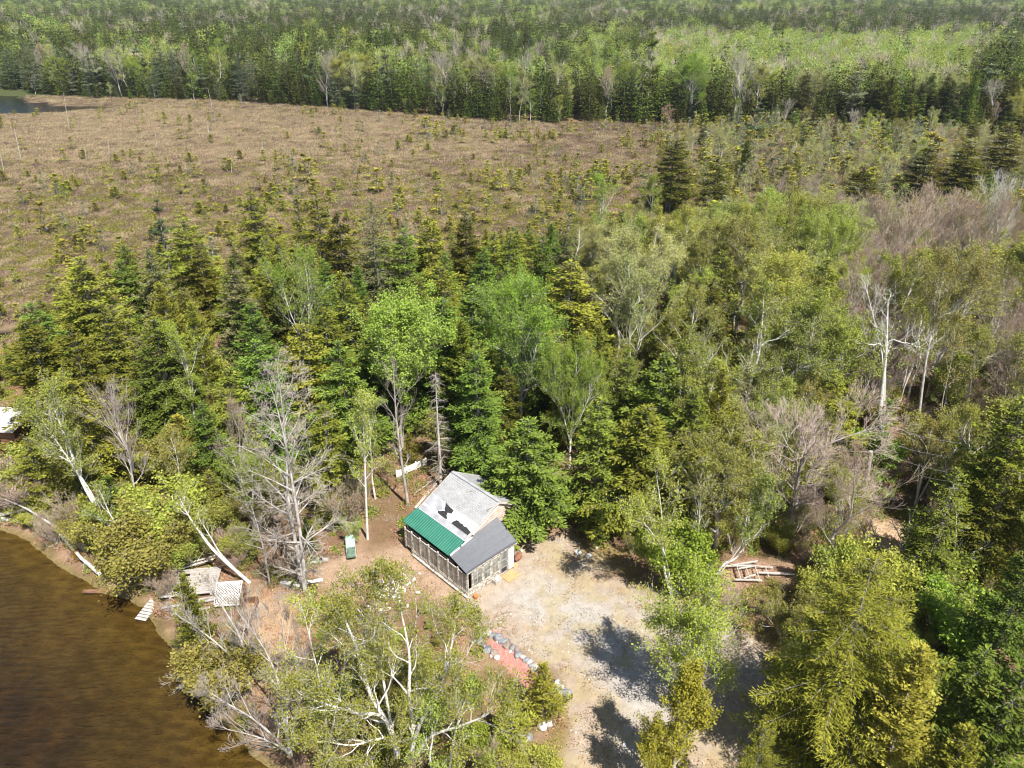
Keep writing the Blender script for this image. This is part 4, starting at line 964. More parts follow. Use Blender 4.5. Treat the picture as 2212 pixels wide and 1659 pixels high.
heroic('birch_tree', (1597, 985), [
    ([(1612, 920), (1620, 830, 0), (1640, 760, 0), (1650, 640, .3)], (.22, .04)),
    ([(1612, 905, -.2), (1660, 860, -.8), (1720, 800, -1.4), (1790, 740, -1.5)], (.12, .02)),
    ([(1605, 890, -.2), (1560, 860, -.8), (1510, 870, -1.4), (1480, 850, -1.6)], (.10, .02)),
    ([(1612, 850, -.1), (1570, 810, -.6), (1520, 800, -1.0), (1495, 760, -1.0)], (.10, .02))], TW, 341, 'twisted white birch with long arching limbs right of the centre', rad=3)
heroic('birch_tree', (1382, 779), [
    ([(1384, 700), (1380, 640, 0), (1400, 590, 0), (1430, 540, 0)], (.19, .03)),
    ([(1378, 690, -.1), (1362, 640, 0), (1352, 580, .2), (1340, 540, .3)], (.11, .02)),
    ([(1388, 680, .1), (1410, 620, .3), (1455, 570, .5)], (.11, .02))], dict(LB, l1=3.0, leaves=10, nch=(14, 8, 6), start=.35), 342, 'white forked birch trunk in the middle of the pale grove', leafm='pale_leaves', rad=2)
heroic('birch_tree', (1905, 998), [
    ([(1900, 900), (1910, 800, 0), (1915, 740, 0), (1918, 650, .3)], (.24, .04)),
    ([(1908, 800, 0), (1890, 700, .2), (1870, 620, .4)], (.10, .02)),
    ([(1913, 760, 0), (1950, 740, -.3), (1990, 752, -.5)], (.07, .015)),
    ([(1912, 770, 0), (1880, 745, -.3), (1858, 742, -.4)], (.07, .015))], dict(LB, l1=1.9, leaves=0, nch=(10, 6, 5), start=.55, gnarl=.32), 343, 'thick white birch trunk with a twisted dead top', twigm='white_twigs', rad=1.5)
heroic('birch_tree', (1977, 965), [([(1990, 850), (2003, 760, 0), (2020, 690, 0), (2035, 600, 0)], (.17, .03)), ([(2012, 720, 0), (2060, 670, -.4), (2100, 620, -.6)], (.11, .02))], dict(LB, l1=3.2, leaves=10, nch=(14, 8, 6), start=.5), 344, 'pale barked birch right of the white trunk with the dead top', leafm='olive_leaves', bark='silver_bark', rad=2)
heroic('birch_tree', (2073, 952), [([(2088, 880), (2100, 810, 0), (2112, 740, 0)], (.12, .02)), ([(2103, 800, 0), (2140, 770, -.3), (2175, 760, -.5)], (.05, .012))], dict(LB, l1=2.4, leaves=6, nch=(13, 7, 5), start=.5), 345, 'grey birch trunk left of the olive spruce on the right edge', leafm='olive_leaves', bark='silver_bark', rad=1.5)
heroic('birch_tree', (2030, 960), [([(2035, 870), (2055, 780, 0), (2062, 700, 0)], (.07, .015))], dict(LB, l1=1.8, leaves=6, nch=(13, 6, 5), start=.4), 346, 'very thin brownish birch between two pale trunks', leafm='olive_leaves', bark='grey_bark', rad=1)
BM = dict(levels=4, nch=(13, 9, 5, 3), l1=3.0, ratio=.56, up=.22, spread=.95, gnarl=.10, leaves=0, start=.12, rmin=.007)
heroic('maple_tree', (1702, 1160), [
    ([(1718, 1095), (1722, 1040, 0), (1735, 990, 0), (1760, 930, .2)], (.22, .04)),
    ([(1730, 1010, -.3), (1780, 965, -.9), (1840, 940, -1.4), (1885, 925, -1.6)], (.12, .02)),
    ([(1722, 1010, -.2), (1700, 960, -.4), (1680, 920, -.4)], (.09, .02)),
    ([(1722, 1060, -.4), (1780, 1050, -1.2), (1850, 1070, -1.8)], (.09, .02))], BM, 351, 'large grey leafless maple spreading over the brush on the right', bark='grey_bark', twigm='pink_twigs', rad=3)
SN = dict(nch=(6, 4, 3), l1=1.0, ratio=.5, up=.2, spread=.9, gnarl=.25, leaves=0, start=.4, rmin=.008)
heroic('dead_tree', (2005, 1283), [([(2045, 1240), (2058, 1215, .1), (2064, 1170, .1), (2066, 1110, .2)], (.17, .03)), ([(2050, 1240, 0), (2085, 1205, -.2), (2130, 1178, -.4)], (.12, .03))], SN, 361, 'forked white dead trunk above the giant spruce at right', twigm='white_twigs', rad=1, crown='twigs')
heroic('dead_tree', (1953, 1232), [([(1955, 1190), (1962, 1150, 0), (1966, 1105, 0)], (.10, .03)), ([(1952, 1190, 0), (1940, 1150, 0), (1928, 1130, 0)], (.06, .02))], dict(SN, l1=.7), 362, 'white forked dead stem beside the small sandy clearing on the right', twigm='white_twigs', rad=1, crown='twigs')
heroic('dead_tree', (1893, 1195), [([(1875, 1170), (1860, 1140, 0), (1848, 1125, 0)], (.09, .03))], dict(SN, l1=.5), 363, 'left of two bent white dead stems at the sandy clearing', twigm='white_twigs', rad=1, crown='twigs')
heroic('dead_tree', (1902, 1200), [([(1895, 1170), (1886, 1145, 0), (1880, 1128, 0)], (.08, .03))], dict(SN, l1=.5), 364, 'right of two bent white dead stems at the sandy clearing', twigm='white_twigs', rad=1, crown='twigs')
p = G(953, 1052); o = plant('deadspruce', 'dead_tree', (p[0], p[1], 0), 11.2, 0, label='dead grey spruce standing right behind the left corner of the cabin roof', crown='twigs'); TREES.append((p[0], p[1], .8, 11))
p = G(560, 1240); TREES.append((p[0], p[1], .8, 3))

# ================================================================ SCATTERED TREES: WOODS, SWAMP, BOG, FAR FOREST
KEEP = [[(1035, 1335), (1075, 1350), (1165, 1440), (1150, 1490), (1085, 1450)], [(872, 1120), (985, 1012), (1095, 1060), (1125, 1170), (1110, 1240), (1010, 1290), (930, 1240), (872, 1150)],
        [(1110, 1150), (1190, 1145), (1262, 1185), (1330, 1235), (1475, 1305), (1560, 1390), (1660, 1400), (1700, 1700), (1200, 1700), (1225, 1560), (1150, 1420), (1040, 1350), (1000, 1262)],
        [(690, 1215), (745, 1175), (800, 1180), (880, 1160), (1000, 1290), (900, 1300), (740, 1300), (665, 1240)],
        [(375, 1250), (480, 1215), (530, 1270), (530, 1330), (400, 1330)], [(520, 1270), (655, 1310), (650, 1370), (560, 1500), (520, 1420)],
        [(1540, 1250), (1570, 1205), (1720, 1200), (1720, 1262), (1600, 1300)], [(1870, 1130), (1920, 1115), (1990, 1150), (2000, 1220), (1890, 1200)],
        [(0, 885), (48, 890), (48, 940), (30, 1000), (0, 1000)],
        [(1190, 1140), (1250, 1000), (1280, 1000), (1270, 1070), (1240, 1150)]]
SKY_X = [0, 60, 120, 200, 330, 450, 600, 800, 1000, 1100, 1250, 1400, 1500, 1700, 1850, 2000, 2300]
SKY_Y = [715, 715, 640, 575, 510, 480, 490, 500, 490, 480, 470, 430, 450, 420, 440, 430, 440]
def inpoly(x, y, poly):
    c = False; j = len(poly) - 1
    for i in range(len(poly)):
        xi, yi = poly[i]; xj, yj = poly[j]
        if (yi > y) != (yj > y) and x < (xj - xi) * (y - yi) / (yj - yi) + xi: c = not c
        j = i
    return c
def blocks(x, y, h, r):
    for z in (0, .3 * h, .6 * h, .85 * h, h):
        rr = r * (1 - .8 * z / h)
        for dx in (-rr, 0, rr):
            X, Y = proj(x + dx, y, z)
            for k_ in KEEP:
                if inpoly(X, Y, k_): return True
    return False
def sd1(x, y, poly): return float(sdist(np.array([x]), np.array([y]), poly)[0])
rs = random.Random(77)
USED = set(); HLAB = []
def short(lb):
    w_ = lb.split()
    for pr in ('with', 'that', 'above', 'in', 'at', 'by'):
        for i in range(3, min(len(w_), 9)):
            if w_[i] == pr and i >= 3 and len(w_) > 8: return ' '.join(w_[:i])
    return ' '.join(w_[:8]) if len(w_) <= 8 else None
for o in list(COL.objects):
    if o.parent is None and o.get('label'):
        x, y = o.location[0], o.location[1]; X, Y = proj(x, y, 5)
        s_ = o['label']
        if len(s_.split()) <= 9: HLAB.append((X, Y, s_))
        else:
            q = short(s_)
            if q: HLAB.append((X, Y, q))
cnt = {}
for a in HLAB: cnt[a[2]] = cnt.get(a[2], 0) + 1
HLAB = [a for a in HLAB if cnt[a[2]] == 1]
def relabel(o, kind, x, y, h, grp):
    """name a tree by the nearest landmark tree and where it stands from it; trees that nothing tells apart share their group's label"""
    X, Y = proj(x, y, h * .7)
    near_ = sorted(HLAB, key=lambda a: (a[0] - X) ** 2 + (a[1] - Y) ** 2)[:7]
    size = 'low' if h < 5 else ('tall' if h > 10.5 else 'middling')
    for (hx, hy, s_) in near_:
        dx, dy = X - hx, Y - hy; d = math.hypot(dx, dy)
        if abs(dx) > 1.3 * abs(dy): rel = 'left of' if dx < 0 else 'right of'
        elif abs(dy) > 1.3 * abs(dx): rel = 'directly behind' if dy < 0 else 'directly in front of'
        else: rel = ('back' if dy < 0 else 'front') + (' left of' if dx < 0 else ' right of')
        for cand in (f'{size} {kind} {"just " if d < 60 else ""}{rel} the {s_}',):
            if cand not in USED and 4 <= len(cand.split()) <= 16 and d < 170:
                USED.add(cand); o['label'] = cand; return
    o['label'] = grp[1]
def covers_hero(x, y, h, r):
    X0, Y0 = proj(x, y, 0); X1, Y1 = proj(x, y, h); rp = abs(proj(x + r, y, 0)[0] - X0)
    for (hx, hy, hr, hh) in HEROES:
        if y >= hy - .5 or hy - y > 24: continue
        for f, m_ in ((.8, .9), (.55, .75), (.35, .45)):
            X, Y = proj(hx, hy, hh * f)
            if Y1 < Y < Y0 and abs(X - X0) < rp * m_ + (4 if f > .5 else 0): return True
    return False
HEROES = list(TREES)
# --- the near woods
WOODK = {'con': ['spruce0', 'spruce1', 'spruce2', 'spruce4', 'spruce5', 'cedar2', 'narrow'], 'dec': ['birch0', 'birch1', 'birch2', 'birch3', 'birch4']}
pts_w = []
st = 3.9
yy = 40.0
while yy < 128:
    xx = -.78 * yy - 10
    while xx < .78 * yy + 10:
        x = xx + rs.uniform(-.45, .45) * st; y = yy + rs.uniform(-.45, .45) * st; xx += st
        pts_w.append((x, y))
    yy += st * (1 if yy < 90 else 1.15)
PW = np.array(pts_w)
DL = {k: sdist(PW[:, 0], PW[:, 1], v) for k, v in dict(lake=LAKE, grav=GRAVEL, yard=YARD, yard2=YARD2, n1=NOOK1, n2=NOOK2, ly=LEFTYARD, bog=BOG, trail=TRAIL, back=BACKYARD, red=REDBED, pool=POOL).items()}
GRP_S = ('spruces filling the wood behind the cabin', 'spruce among the others filling the wood between cabin and bog')
GRP_B = ('birches filling the wood behind the cabin', 'leafing birch among the others in the wood between cabin and bog')
GRP_M = ('bare maples in the wood', 'leafless maple among the trees at the right of the wood')
n_fill = 0
for i, (x, y) in enumerate(pts_w):
    if DL['bog'][i] < 1.0 or DL['lake'][i] < 1.0 or DL['pool'][i] < 1: continue
    if min(DL['grav'][i], DL['yard'][i], DL['yard2'][i]) < 1.6 or min(DL['n1'][i], DL['n2'][i], DL['ly'][i], DL['back'][i], DL['red'][i]) < .8 or DL['trail'][i] < .6: continue
    if -7 < x < 5 and 39 < y < 57: continue
    if y < 44 and x < 3: continue
    if any((x - a) ** 2 + (y - b_) ** 2 < (1.3 + .5 * r_) ** 2 for a, b_, r_, h_ in TREES): continue
    X, Y = proj(x, y, 0)
    if X < -150 or X > 2400 or Y > 1330: continue
    lim = np.interp(X, SKY_X, SKY_Y)
    right = 1 / (1 + math.exp(-(X - 1330) / 70))
    dec = rs.random() < (.05 + .78 * right)
    hmax = rs.uniform(7.5, 14.5) if not dec else (rs.uniform(8.5, 12.5) if X > 1300 else rs.uniform(7, 10))
    edge_ = min(DL['grav'][i], DL['yard'][i], DL['lake'][i])
    if edge_ < 5: hmax = min(hmax, 4.5 + edge_)
    h = hmax; ok = False
    while h > 3.2:
        if proj(x, y, h)[1] > lim + 8 and not blocks(x, y, h, .16 * h + .3) and not covers_hero(x, y, h, .2 * h): ok = True; break
        h -= 1.0
    if not ok: continue
    if dec:
        if X > 1750 and rs.random() < (.35 if lim + 260 > proj(x, y, 11)[1] else .08):
            key, mt, tw, nm_, kd, grp = rs.choice(['maple0', 'maple1']), 'rusty_buds', rs.choice(['pink_twigs', 'grey_twigs']), 'maple_tree', 'bare maple', GRP_M
        else:
            key = rs.choice(WOODK['dec'] + ['birch4', 'birch2', 'fullbirch']) if h > 7 else rs.choice(['sapling', 'sapling1', 'shrub2'])
            mt = rs.choice(['birch_leaves', 'birch_leaves', 'pale_leaves', 'olive_leaves'] if X > 1250 else ['fresh_leaves', 'birch_leaves', 'olive_leaves'])
            if X > 1900: mt = rs.choice(['olive_leaves', 'olive_leaves', 'birch_leaves'])
            tw, nm_, kd, grp = None, 'birch_tree', 'leafing birch', GRP_B
    else:
        key = rs.choice(WOODK['con']) if h > 7 else rs.choice(['spruce3', 'narrow1', 'cedar1', 'narrow'])
        mt = rs.choice(['olive_needles'] * 5 + ['green_needles'] * 3 + ['dark_needles', 'grey_needles'])
        if key.startswith('cedar'): mt = rs.choice(['olive_needles', 'golden_needles', 'green_needles'])
        tw, nm_, kd, grp = None, ('cedar_tree' if key.startswith('cedar') else 'spruce_tree'), ('cedar' if key.startswith('cedar') else 'spruce'), GRP_S
    o = plant(key, nm_, (x, y, -.05), h, rs.uniform(0, 6.28), mt, rs, rs.uniform(1.0, 1.3) * (1.15 if h < 8 else 1), None, 'tree', grp[0], tw, crown='crown')
    relabel(o, kd, x, y, h, grp); n_fill += 1
print('woods', n_fill)
# --- shrubs along the edges of drive, yard, shore and in gaps of the wood
pts_s = []
st = 1.55; yy = 22.0
while yy < 75:
    xx = -.75 * yy - 4
    while xx < .75 * yy + 4:
        pts_s.append((xx + rs.uniform(-.45, .45) * st, yy + rs.uniform(-.45, .45) * st)); xx += st
    yy += st
PS = np.array(pts_s)
DS = {k: sdist(PS[:, 0], PS[:, 1], v) for k, v in dict(lake=LAKE, grav=GRAVEL, yard=YARD, yard2=YARD2, n1=NOOK1, n2=NOOK2, ly=LEFTYARD, bog=BOG, trail=TRAIL, back=BACKYARD, red=REDBED).items()}
GRP_SH = ('leafy shrubs in the undergrowth', 'leafy shrub among others at the foot of the trees')
GRP_BR = ('leafless brush in the undergrowth', 'twiggy leafless bush among others at the foot of the trees')
LOWZONE = [[G(*p) for p in [(680, 1380), (1040, 1330), (1130, 1440), (1160, 1600), (1040, 1700), (640, 1700), (560, 1500)]],
           [G(*p) for p in [(660, 1290), (800, 1285), (1000, 1330), (1050, 1400), (700, 1440)]]]
n_sh = 0
for i, (x, y) in enumerate(pts_s):
    if DS['lake'][i] < .5: continue
    if min(DS[k][i] for k in ('grav', 'yard', 'yard2', 'n1', 'n2', 'ly', 'trail', 'back', 'red')) < .55: continue
    if -6 < x < 4.5 and 39 < y < 56: continue
    X, Y = proj(x, y, 0)
    if X < -80 or X > 2300 or Y > 1800 or Y < 620: continue
    if any((x - a) ** 2 + (y - b_) ** 2 < .8 for a, b_, r_, h_ in TREES): continue
    ed = min(DS['grav'][i], DS['yard'][i], DS['lake'][i], DS['n1'][i], DS['n2'][i])
    low = inpoly(x, y, LOWZONE[0]); low2 = inpoly(x, y, LOWZONE[1])
    pr = .55 if ed < 6 else .16
    if X > 1500 and Y > 1050: pr = .6
    if low: pr = .5
    if X < 560 and Y > 1000: pr = .42
    if 560 < X < 700 and Y > 1290: pr = .22
    if 560 < X < 1000 and 1080 < Y < 1250: pr = .10
    if rs.random() > pr: continue
    if (low or low2) and inpoly(X, Y, [(520, 1380), (760, 1290), (700, 1500), (640, 1660), (520, 1600)]) and rs.random() < .7: continue
    h = rs.uniform(1.0, 2.0) if (low or low2) else rs.uniform(1.2, 3.6)
    if low2: h = rs.uniform(.5, 1.0)
    if blocks(x, y, h, .3 * h):
        h *= .5
        if blocks(x, y, h, .15 * h): continue
    u = rs.random()
    if u < (.40 if X > 560 else .3): key, mt, kd, grp = rs.choice(['shrub0', 'shrub2']), rs.choice(['olive_leaves', 'birch_leaves']), 'olive leafed shrub', GRP_SH
    elif u < .72: key, mt, kd, grp = 'shrub1', rs.choice(['fresh_leaves', 'birch_leaves'] if X > 560 and rs.random() < .6 else ['olive_leaves', 'birch_leaves']), 'green leafed shrub', GRP_SH
    elif u < .80: key, mt, kd, grp = 'cedar1', rs.choice(['golden_needles', 'olive_needles']), 'low cedar', GRP_SH
    else: key, mt, kd, grp = 'brush', None, 'bare bush', GRP_BR
    o = plant(key, 'cedar_bush' if key == 'cedar1' else ('bare_bush' if key == 'brush' else 'shrub'), (x, y, -.05), h, rs.uniform(0, 6.28), mt, rs, rs.uniform(.95, 1.3), None, 'shrub', grp[0], crown='leaves')
    relabel(o, kd, x, y, h, grp); n_sh += 1
print('shrubs', n_sh)

# --- stuff: one object per uncountable mass, scattered with geometry nodes over real points
def stuff(name, label, pts, protos, idx, sc, rz):
    me = bpy.data.meshes.new(name); P_ = np.asarray(pts, np.float32); k = len(P_)
    me.vertices.add(k); me.vertices.foreach_set('co', P_.ravel())
    for nm_, tp_, arr in (('pick', 'INT', np.asarray(idx, np.int32)), ('size', 'FLOAT_VECTOR', np.asarray(sc, np.float32)), ('turn', 'FLOAT', np.asarray(rz, np.float32))):
        a = me.attributes.new(nm_, tp_, 'POINT'); a.data.foreach_set('vector' if tp_ == 'FLOAT_VECTOR' else 'value', arr.ravel())
    o = bpy.data.objects.new(name, me); COL.objects.link(o); tag(o, label, kind='stuff')
    c_ = bpy.data.collections.new(name + '_kinds')
    for i, m_ in enumerate(protos):
        po = bpy.data.objects.new('kind_%02d_%s' % (i, name), m_); c_.objects.link(po)
    ng = bpy.data.node_groups.new(name, 'GeometryNodeTree')
    ng.interface.new_socket('Geometry', in_out='INPUT', socket_type='NodeSocketGeometry'); ng.interface.new_socket('Geometry', in_out='OUTPUT', socket_type='NodeSocketGeometry')
    gi = ng.nodes.new('NodeGroupInput'); go = ng.nodes.new('NodeGroupOutput'); ip = ng.nodes.new('GeometryNodeInstanceOnPoints')
    ci = ng.nodes.new('GeometryNodeCollectionInfo'); ci.inputs['Collection'].default_value = c_; ci.inputs['Separate Children'].default_value = True; ci.inputs['Reset Children'].default_value = True
    def na(nm_, tp_):
        q = ng.nodes.new('GeometryNodeInputNamedAttribute'); q.data_type = tp_; q.inputs['Name'].default_value = nm_
        return [s_ for s_ in q.outputs if s_.enabled and s_.name == 'Attribute'][0]
    L_ = ng.links
    L_.new(gi.outputs[0], ip.inputs['Points']); L_.new(ci.outputs[0], ip.inputs['Instance']); ip.inputs['Pick Instance'].default_value = True
    L_.new(na('pick', 'INT'), ip.inputs['Instance Index']); L_.new(na('size', 'FLOAT_VECTOR'), ip.inputs['Scale'])
    cx = ng.nodes.new('ShaderNodeCombineXYZ'); L_.new(na('turn', 'FLOAT'), cx.inputs[2]); L_.new(cx.outputs[0], ip.inputs['Rotation'])
    L_.new(ip.outputs[0], go.inputs[0])
    md = o.modifiers.new('scatter', 'NODES'); md.node_group = ng
    return o
def tuft(name, n, r, h, L, Wd, mat, seed, up=.8, flat=False):
    q = np.random.RandomState(seed); a = q.rand(n) * 6.28; rr = r * np.sqrt(q.rand(n))
    P_ = np.stack([rr * np.cos(a), rr * np.sin(a), h * q.rand(n) * (1 - (rr / r) ** 2 * .7)], 1)
    D_ = unit(q.normal(0, 1, (n, 3)) * [1, 1, .3 if flat else .7] + [0, 0, 0 if flat else up]); W_ = unit(np.cross(D_, q.normal(0, .8, (n, 3)) + ([0, 0, 1.])))
    return leaves_mesh(name, P_, D_, W_, q.uniform(.6, 1.3, n) * L, q.uniform(.6, 1.3, n) * Wd, q.rand(n), mat)
nr = np.random.RandomState(5)
def gridpts(x0, x1, y0, y1, n):
    return nr.uniform(x0, x1, n), nr.uniform(y0, y1, n)
def infr(x, y, m_=1.12): return (np.abs(x) < .675 * m_ * (y * CP + CAM_H * SP) + 4)
# bog heath
x, y = gridpts(-240, 200, 72, 305, 130000); k = infr(x, y) & (sdist(x, y, BOG) < 1) & (sdist(x, y, WATER_FAR) > 1) & (sdist(x, y, POOL) > .4) & (sdist(x, y, POOL2) > .4)
x, y = x[k], y[k]
dens = fbm(x, y, .16, 91, 3); stw = np.clip((y - 150) / 70, 0, 1) * np.clip((40 - x) / 90 + .2, .12, 1)
hk = dens + .5 * nr.rand(len(x)) > .56 + .36 * stw + -.5 * (y > np.interp(x, np.array(TREELINE)[:, 0], np.array(TREELINE)[:, 1]) - 14)
k = hk | (nr.rand(len(x)) < .75); x, y, stw, hk = x[k], y[k], stw[k], hk[k]
HEATH = [tuft('heath_a', 110, .7, .35, .22, .05, 'brown_heath', 1), tuft('heath_b', 110, .75, .4, .22, .05, 'mauve_heath', 2), tuft('sedge', 120, .8, .2, .34, .045, 'straw_grass', 3), tuft('moss_shrub', 80, .55, .3, .2, .07, 'olive_leaves', 4)]
u = nr.rand(len(x)); pk = np.where(u < .36, 0, np.where(u < .62, 1, np.where(u < .80, 2, 3)))
pk = np.where((stw > .5) & (nr.rand(len(x)) < .55), 2, pk)
s_ = nr.uniform(.6, 1.5, len(x)) * (1 + (y - 80) / 500)
gb_ = (nr.rand(len(x)) < .42 * np.clip((210 - y) / 60, 0, 1)); pk = np.where(gb_, 3, pk)
pk = np.where(hk, pk, 2)
stuff('bog_heath', 'low brown heath and straw sedge covering the open bog', np.stack([x, y, np.full(len(x), .05)], 1), HEATH, pk, np.stack([s_ * 1.2, s_ * 1.2, s_], 1), nr.rand(len(x)) * 6.28)
print('heath', len(x))
# undergrowth under the trees
x, y = gridpts(-75, 75, 18, 125, 30000); k = infr(x, y)
for poly, d_ in ((LAKE, .3), (GRAVEL, .1), (YARD, .3), (YARD2, .2), (NOOK1, .1), (NOOK2, .1), (LEFTYARD, .4), (TRAIL, 0), (REDBED, .2), (BOG, 0)): k &= sdist(x, y, poly) > d_
k &= ~((x > -6.5) & (x < 4) & (y > 39) & (y < 50))
k &= (fbm(x, y, .3, 14) + .2 * nr.rand(len(x)) > .50) | (y > 55) & (nr.rand(len(x)) < .8)
x, y = x[k], y[k]
UG = [tuft('fern', 70, .5, .35, .16, .08, 'fresh_leaves', 11), tuft('low_shrub', 90, .6, .6, .14, .07, 'olive_leaves', 12), tuft('dry_leaves', 60, .7, .05, .14, .09, 'dead_leaves', 13, flat=True), tuft('dry_twigs', 50, .7, .25, .5, .018, 'grey_twigs', 14)]
u = nr.rand(len(x)); pk = np.where(u < .2, 0, np.where(u < .45, 1, np.where(u < .85, 2, 3)))
s_ = nr.uniform(.6, 1.4, len(x))
stuff('undergrowth', 'fallen leaves, twigs and low green plants on the forest floor', np.stack([x, y, np.full(len(x), .02)], 1), UG, pk, np.stack([s_, s_, s_], 1), nr.rand(len(x)) * 6.28)
# dry leaves, twigs and weeds on the yards and drive edges, stones on the drive
x, y = gridpts(-30, 30, 19, 62, 26000)
dg = sdist(x, y, GRAVEL); oth = np.minimum.reduce([sdist(x, y, q) for q in (YARD, YARD2, NOOK1, NOOK2, TRAIL, BACKYARD)])
cab_ = (x > -5.5) & (x < 2) & (y > 40) & (y < 49)
k = ((dg < -0.1) & (nr.rand(len(x)) < .35 * np.exp(dg / 2.2) + .03)) | ((oth < .3) & (nr.rand(len(x)) < .5)); k &= ~cab_ & (sdist(x, y, REDBED) > 0)
x, y = x[k], y[k]
LI = [tuft('litter', 26, .5, .02, .09, .06, 'dead_leaves', 21, flat=True), tuft('weeds', 22, .3, .06, .10, .03, 'olive_leaves', 22), tuft('sticks', 5, .5, .03, .5, .02, 'grey_twigs', 23, flat=True), tuft('dry_grass', 26, .4, .05, .12, .02, 'straw_grass', 24)]
u = nr.rand(len(x)); pk = np.where(u < .5, 0, np.where(u < .62, 1, np.where(u < .7, 2, 3)))
s_ = nr.uniform(.6, 1.3, len(x))
stuff('leaf_litter', 'dry leaves, weeds and sticks scattered over yard and drive edges', np.stack([x, y, np.full(len(x), .04)], 1), LI, pk, np.stack([s_, s_, s_ * .8], 1), nr.rand(len(x)) * 6.28)
x, y = gridpts(-6, 22, 19, 50, 1800); k = (sdist(x, y, GRAVEL) < -.3); x, y = x[k], y[k]
s_ = nr.uniform(.5, 1.5, len(x))
stuff('gravel_stones', 'loose pale stones on the gravel drive', np.stack([x, y, np.full(len(x), .03)], 1), [tuft('stones', 7, .6, .03, .10, .08, 'stone_chips', 31, flat=True)], np.zeros(len(x)), np.stack([s_, s_, s_], 1), nr.rand(len(x)) * 6.28)
x = nr.uniform(-3.5, 2.5, 700); y = nr.uniform(30, 38, 700); k = sdist(x, y, REDBED) < -.05; x, y = x[k], y[k]
leafmat('red_chips', (.42, .17, .14), (.66, .36, .31), 0, .15)
stuff('red_gravel', 'red crushed stone filling the garden bed', np.stack([x, y, np.full(len(x), .04)], 1), [tuft('chips', 30, .35, .03, .07, .05, 'red_chips', 32, flat=True)], np.zeros(len(x)), np.ones((len(x), 3)), nr.rand(len(x)) * 6.28)

# standing dead poles in the bog
snags = [((150, 280), (137, 200), 'tall bare dead pole at the left of the bog below the blue channel'), ((459, 236), (449, 190), 'dead pole at the bog edge in front of the far trees'),
         ((187, 347), (182, 312), 'short dead pole in the left of the bog'), ((236, 341), (234, 305), 'pale dead pole right of the short one in the bog'), ((46, 346), (30, 275), 'leaning grey pole near the left edge of the bog'),
         ((452, 290), (446, 262), 'dark dead stub on the straw sedge'), ((338, 318), (336, 283), 'thin pole in the straw coloured sedge'), ((567, 330), (566, 300), 'thin dead pole in the middle of the bog'),
         ((500, 375), (501, 345), 'pale pole low in the middle of the bog'), ((9, 372), (0, 330), 'dead pole at the very left edge of the bog')]
for i, (f_, t_, lb) in enumerate(snags):
    fx, fy = G(*f_); tx = PY(t_[0], t_[1], fy); H_ = tx[2]
    segs = []; q = random.Random(i)
    for j in range(5): segs.append([(tx[0] - fx) * j / 5, 0, H_ * j / 5, (tx[0] - fx) * (j + 1) / 5, 0, H_ * (j + 1) / 5, .11 - .015 * j, .11 - .015 * (j + 1)])
    o = empty('dead_pole', (fx, fy, 0), 0, lb, 'dead tree'); HLAB.append((*f_, short(lb) or 'dead pole')) if short(lb) else None; link_obj('trunk', tubes_mesh('pole', segs, 'silver_bark', 5), o)

# --- bog saplings and swamp brush: the ones that show largest are things, the rest one object
tm, cm = conifer('bogspruce', 2.4, .62, 41, leaf=.62, q=.8); reg('bogspruce', tm, cm, 2.4)
tm, cm = conifer('bogspruce1', 1.8, .6, 42, leaf=.62, q=.7, kind='cedar'); reg('bogspruce1', tm, cm, 1.8)
tm, cm = conifer('boglarch', 3.2, .8, 43, leaf=.7, q=.8, kind='larch', bare=.05); reg('boglarch', tm, cm, 3.2)
decreg('swampbirch', 4.5, 117, dict(BIR, nch=(13, 6, 4), l1=1.3, leaves=2, lsize=.12, start=.08, up=.8), r=.035, bark='silver_bark', twigm='pink_twigs', leafm='olive_leaves')
cand = {'s': [], 'l': [], 'b': [], 'c': []}
x, y = gridpts(-230, 190, 76, 290, 19000); k = infr(x, y, 1.05) & (sdist(x, y, BOG) < -1) & (sdist(x, y, WATER_FAR) > 2) & (sdist(x, y, POOL) > 1); x, y = x[k], y[k]
nb_ = fbm(x, y, .085, 71, 3)
for xx, yy, q in zip(x, y, nb_):
    X, Y = proj(xx, yy, 0)
    wet = 1 / (1 + math.exp(-(X - 1520) / 60)) * (1 if yy < 240 else 1.3)
    d_ = .02 + .13 * max(0, (205 - yy) / 120) + .10 * max(0, (X - 500) / 900) * (1 if yy > 110 else .7)
    if yy < 98 and X < 700: d_ *= .5
    d_ = (d_ * 1.7 * min(3.2, (q / .5) ** 4) + .75 * wet * (.4 + 1.3 * q))
    if rs.random() > d_: continue
    if blocks(xx, yy, 2, .5): continue
    u = rs.random()
    if rs.random() < wet * .72: cand['b'].append((xx, yy, rs.uniform(1.8, 4.2) * (1.4 if rs.random() < .12 else 1)))
    elif u < .46: cand['s'].append((xx, yy, rs.uniform(1.3, 3.3) * (1.5 if wet > .5 else 1) * (1.6 if rs.random() < .07 else 1)))
    elif u < .66: cand['l'].append((xx, yy, rs.uniform(1.4, 3.6) * (1.6 if wet > .5 else 1)))
    else: cand['c'].append((xx, yy, rs.uniform(1.1, 2.4)))
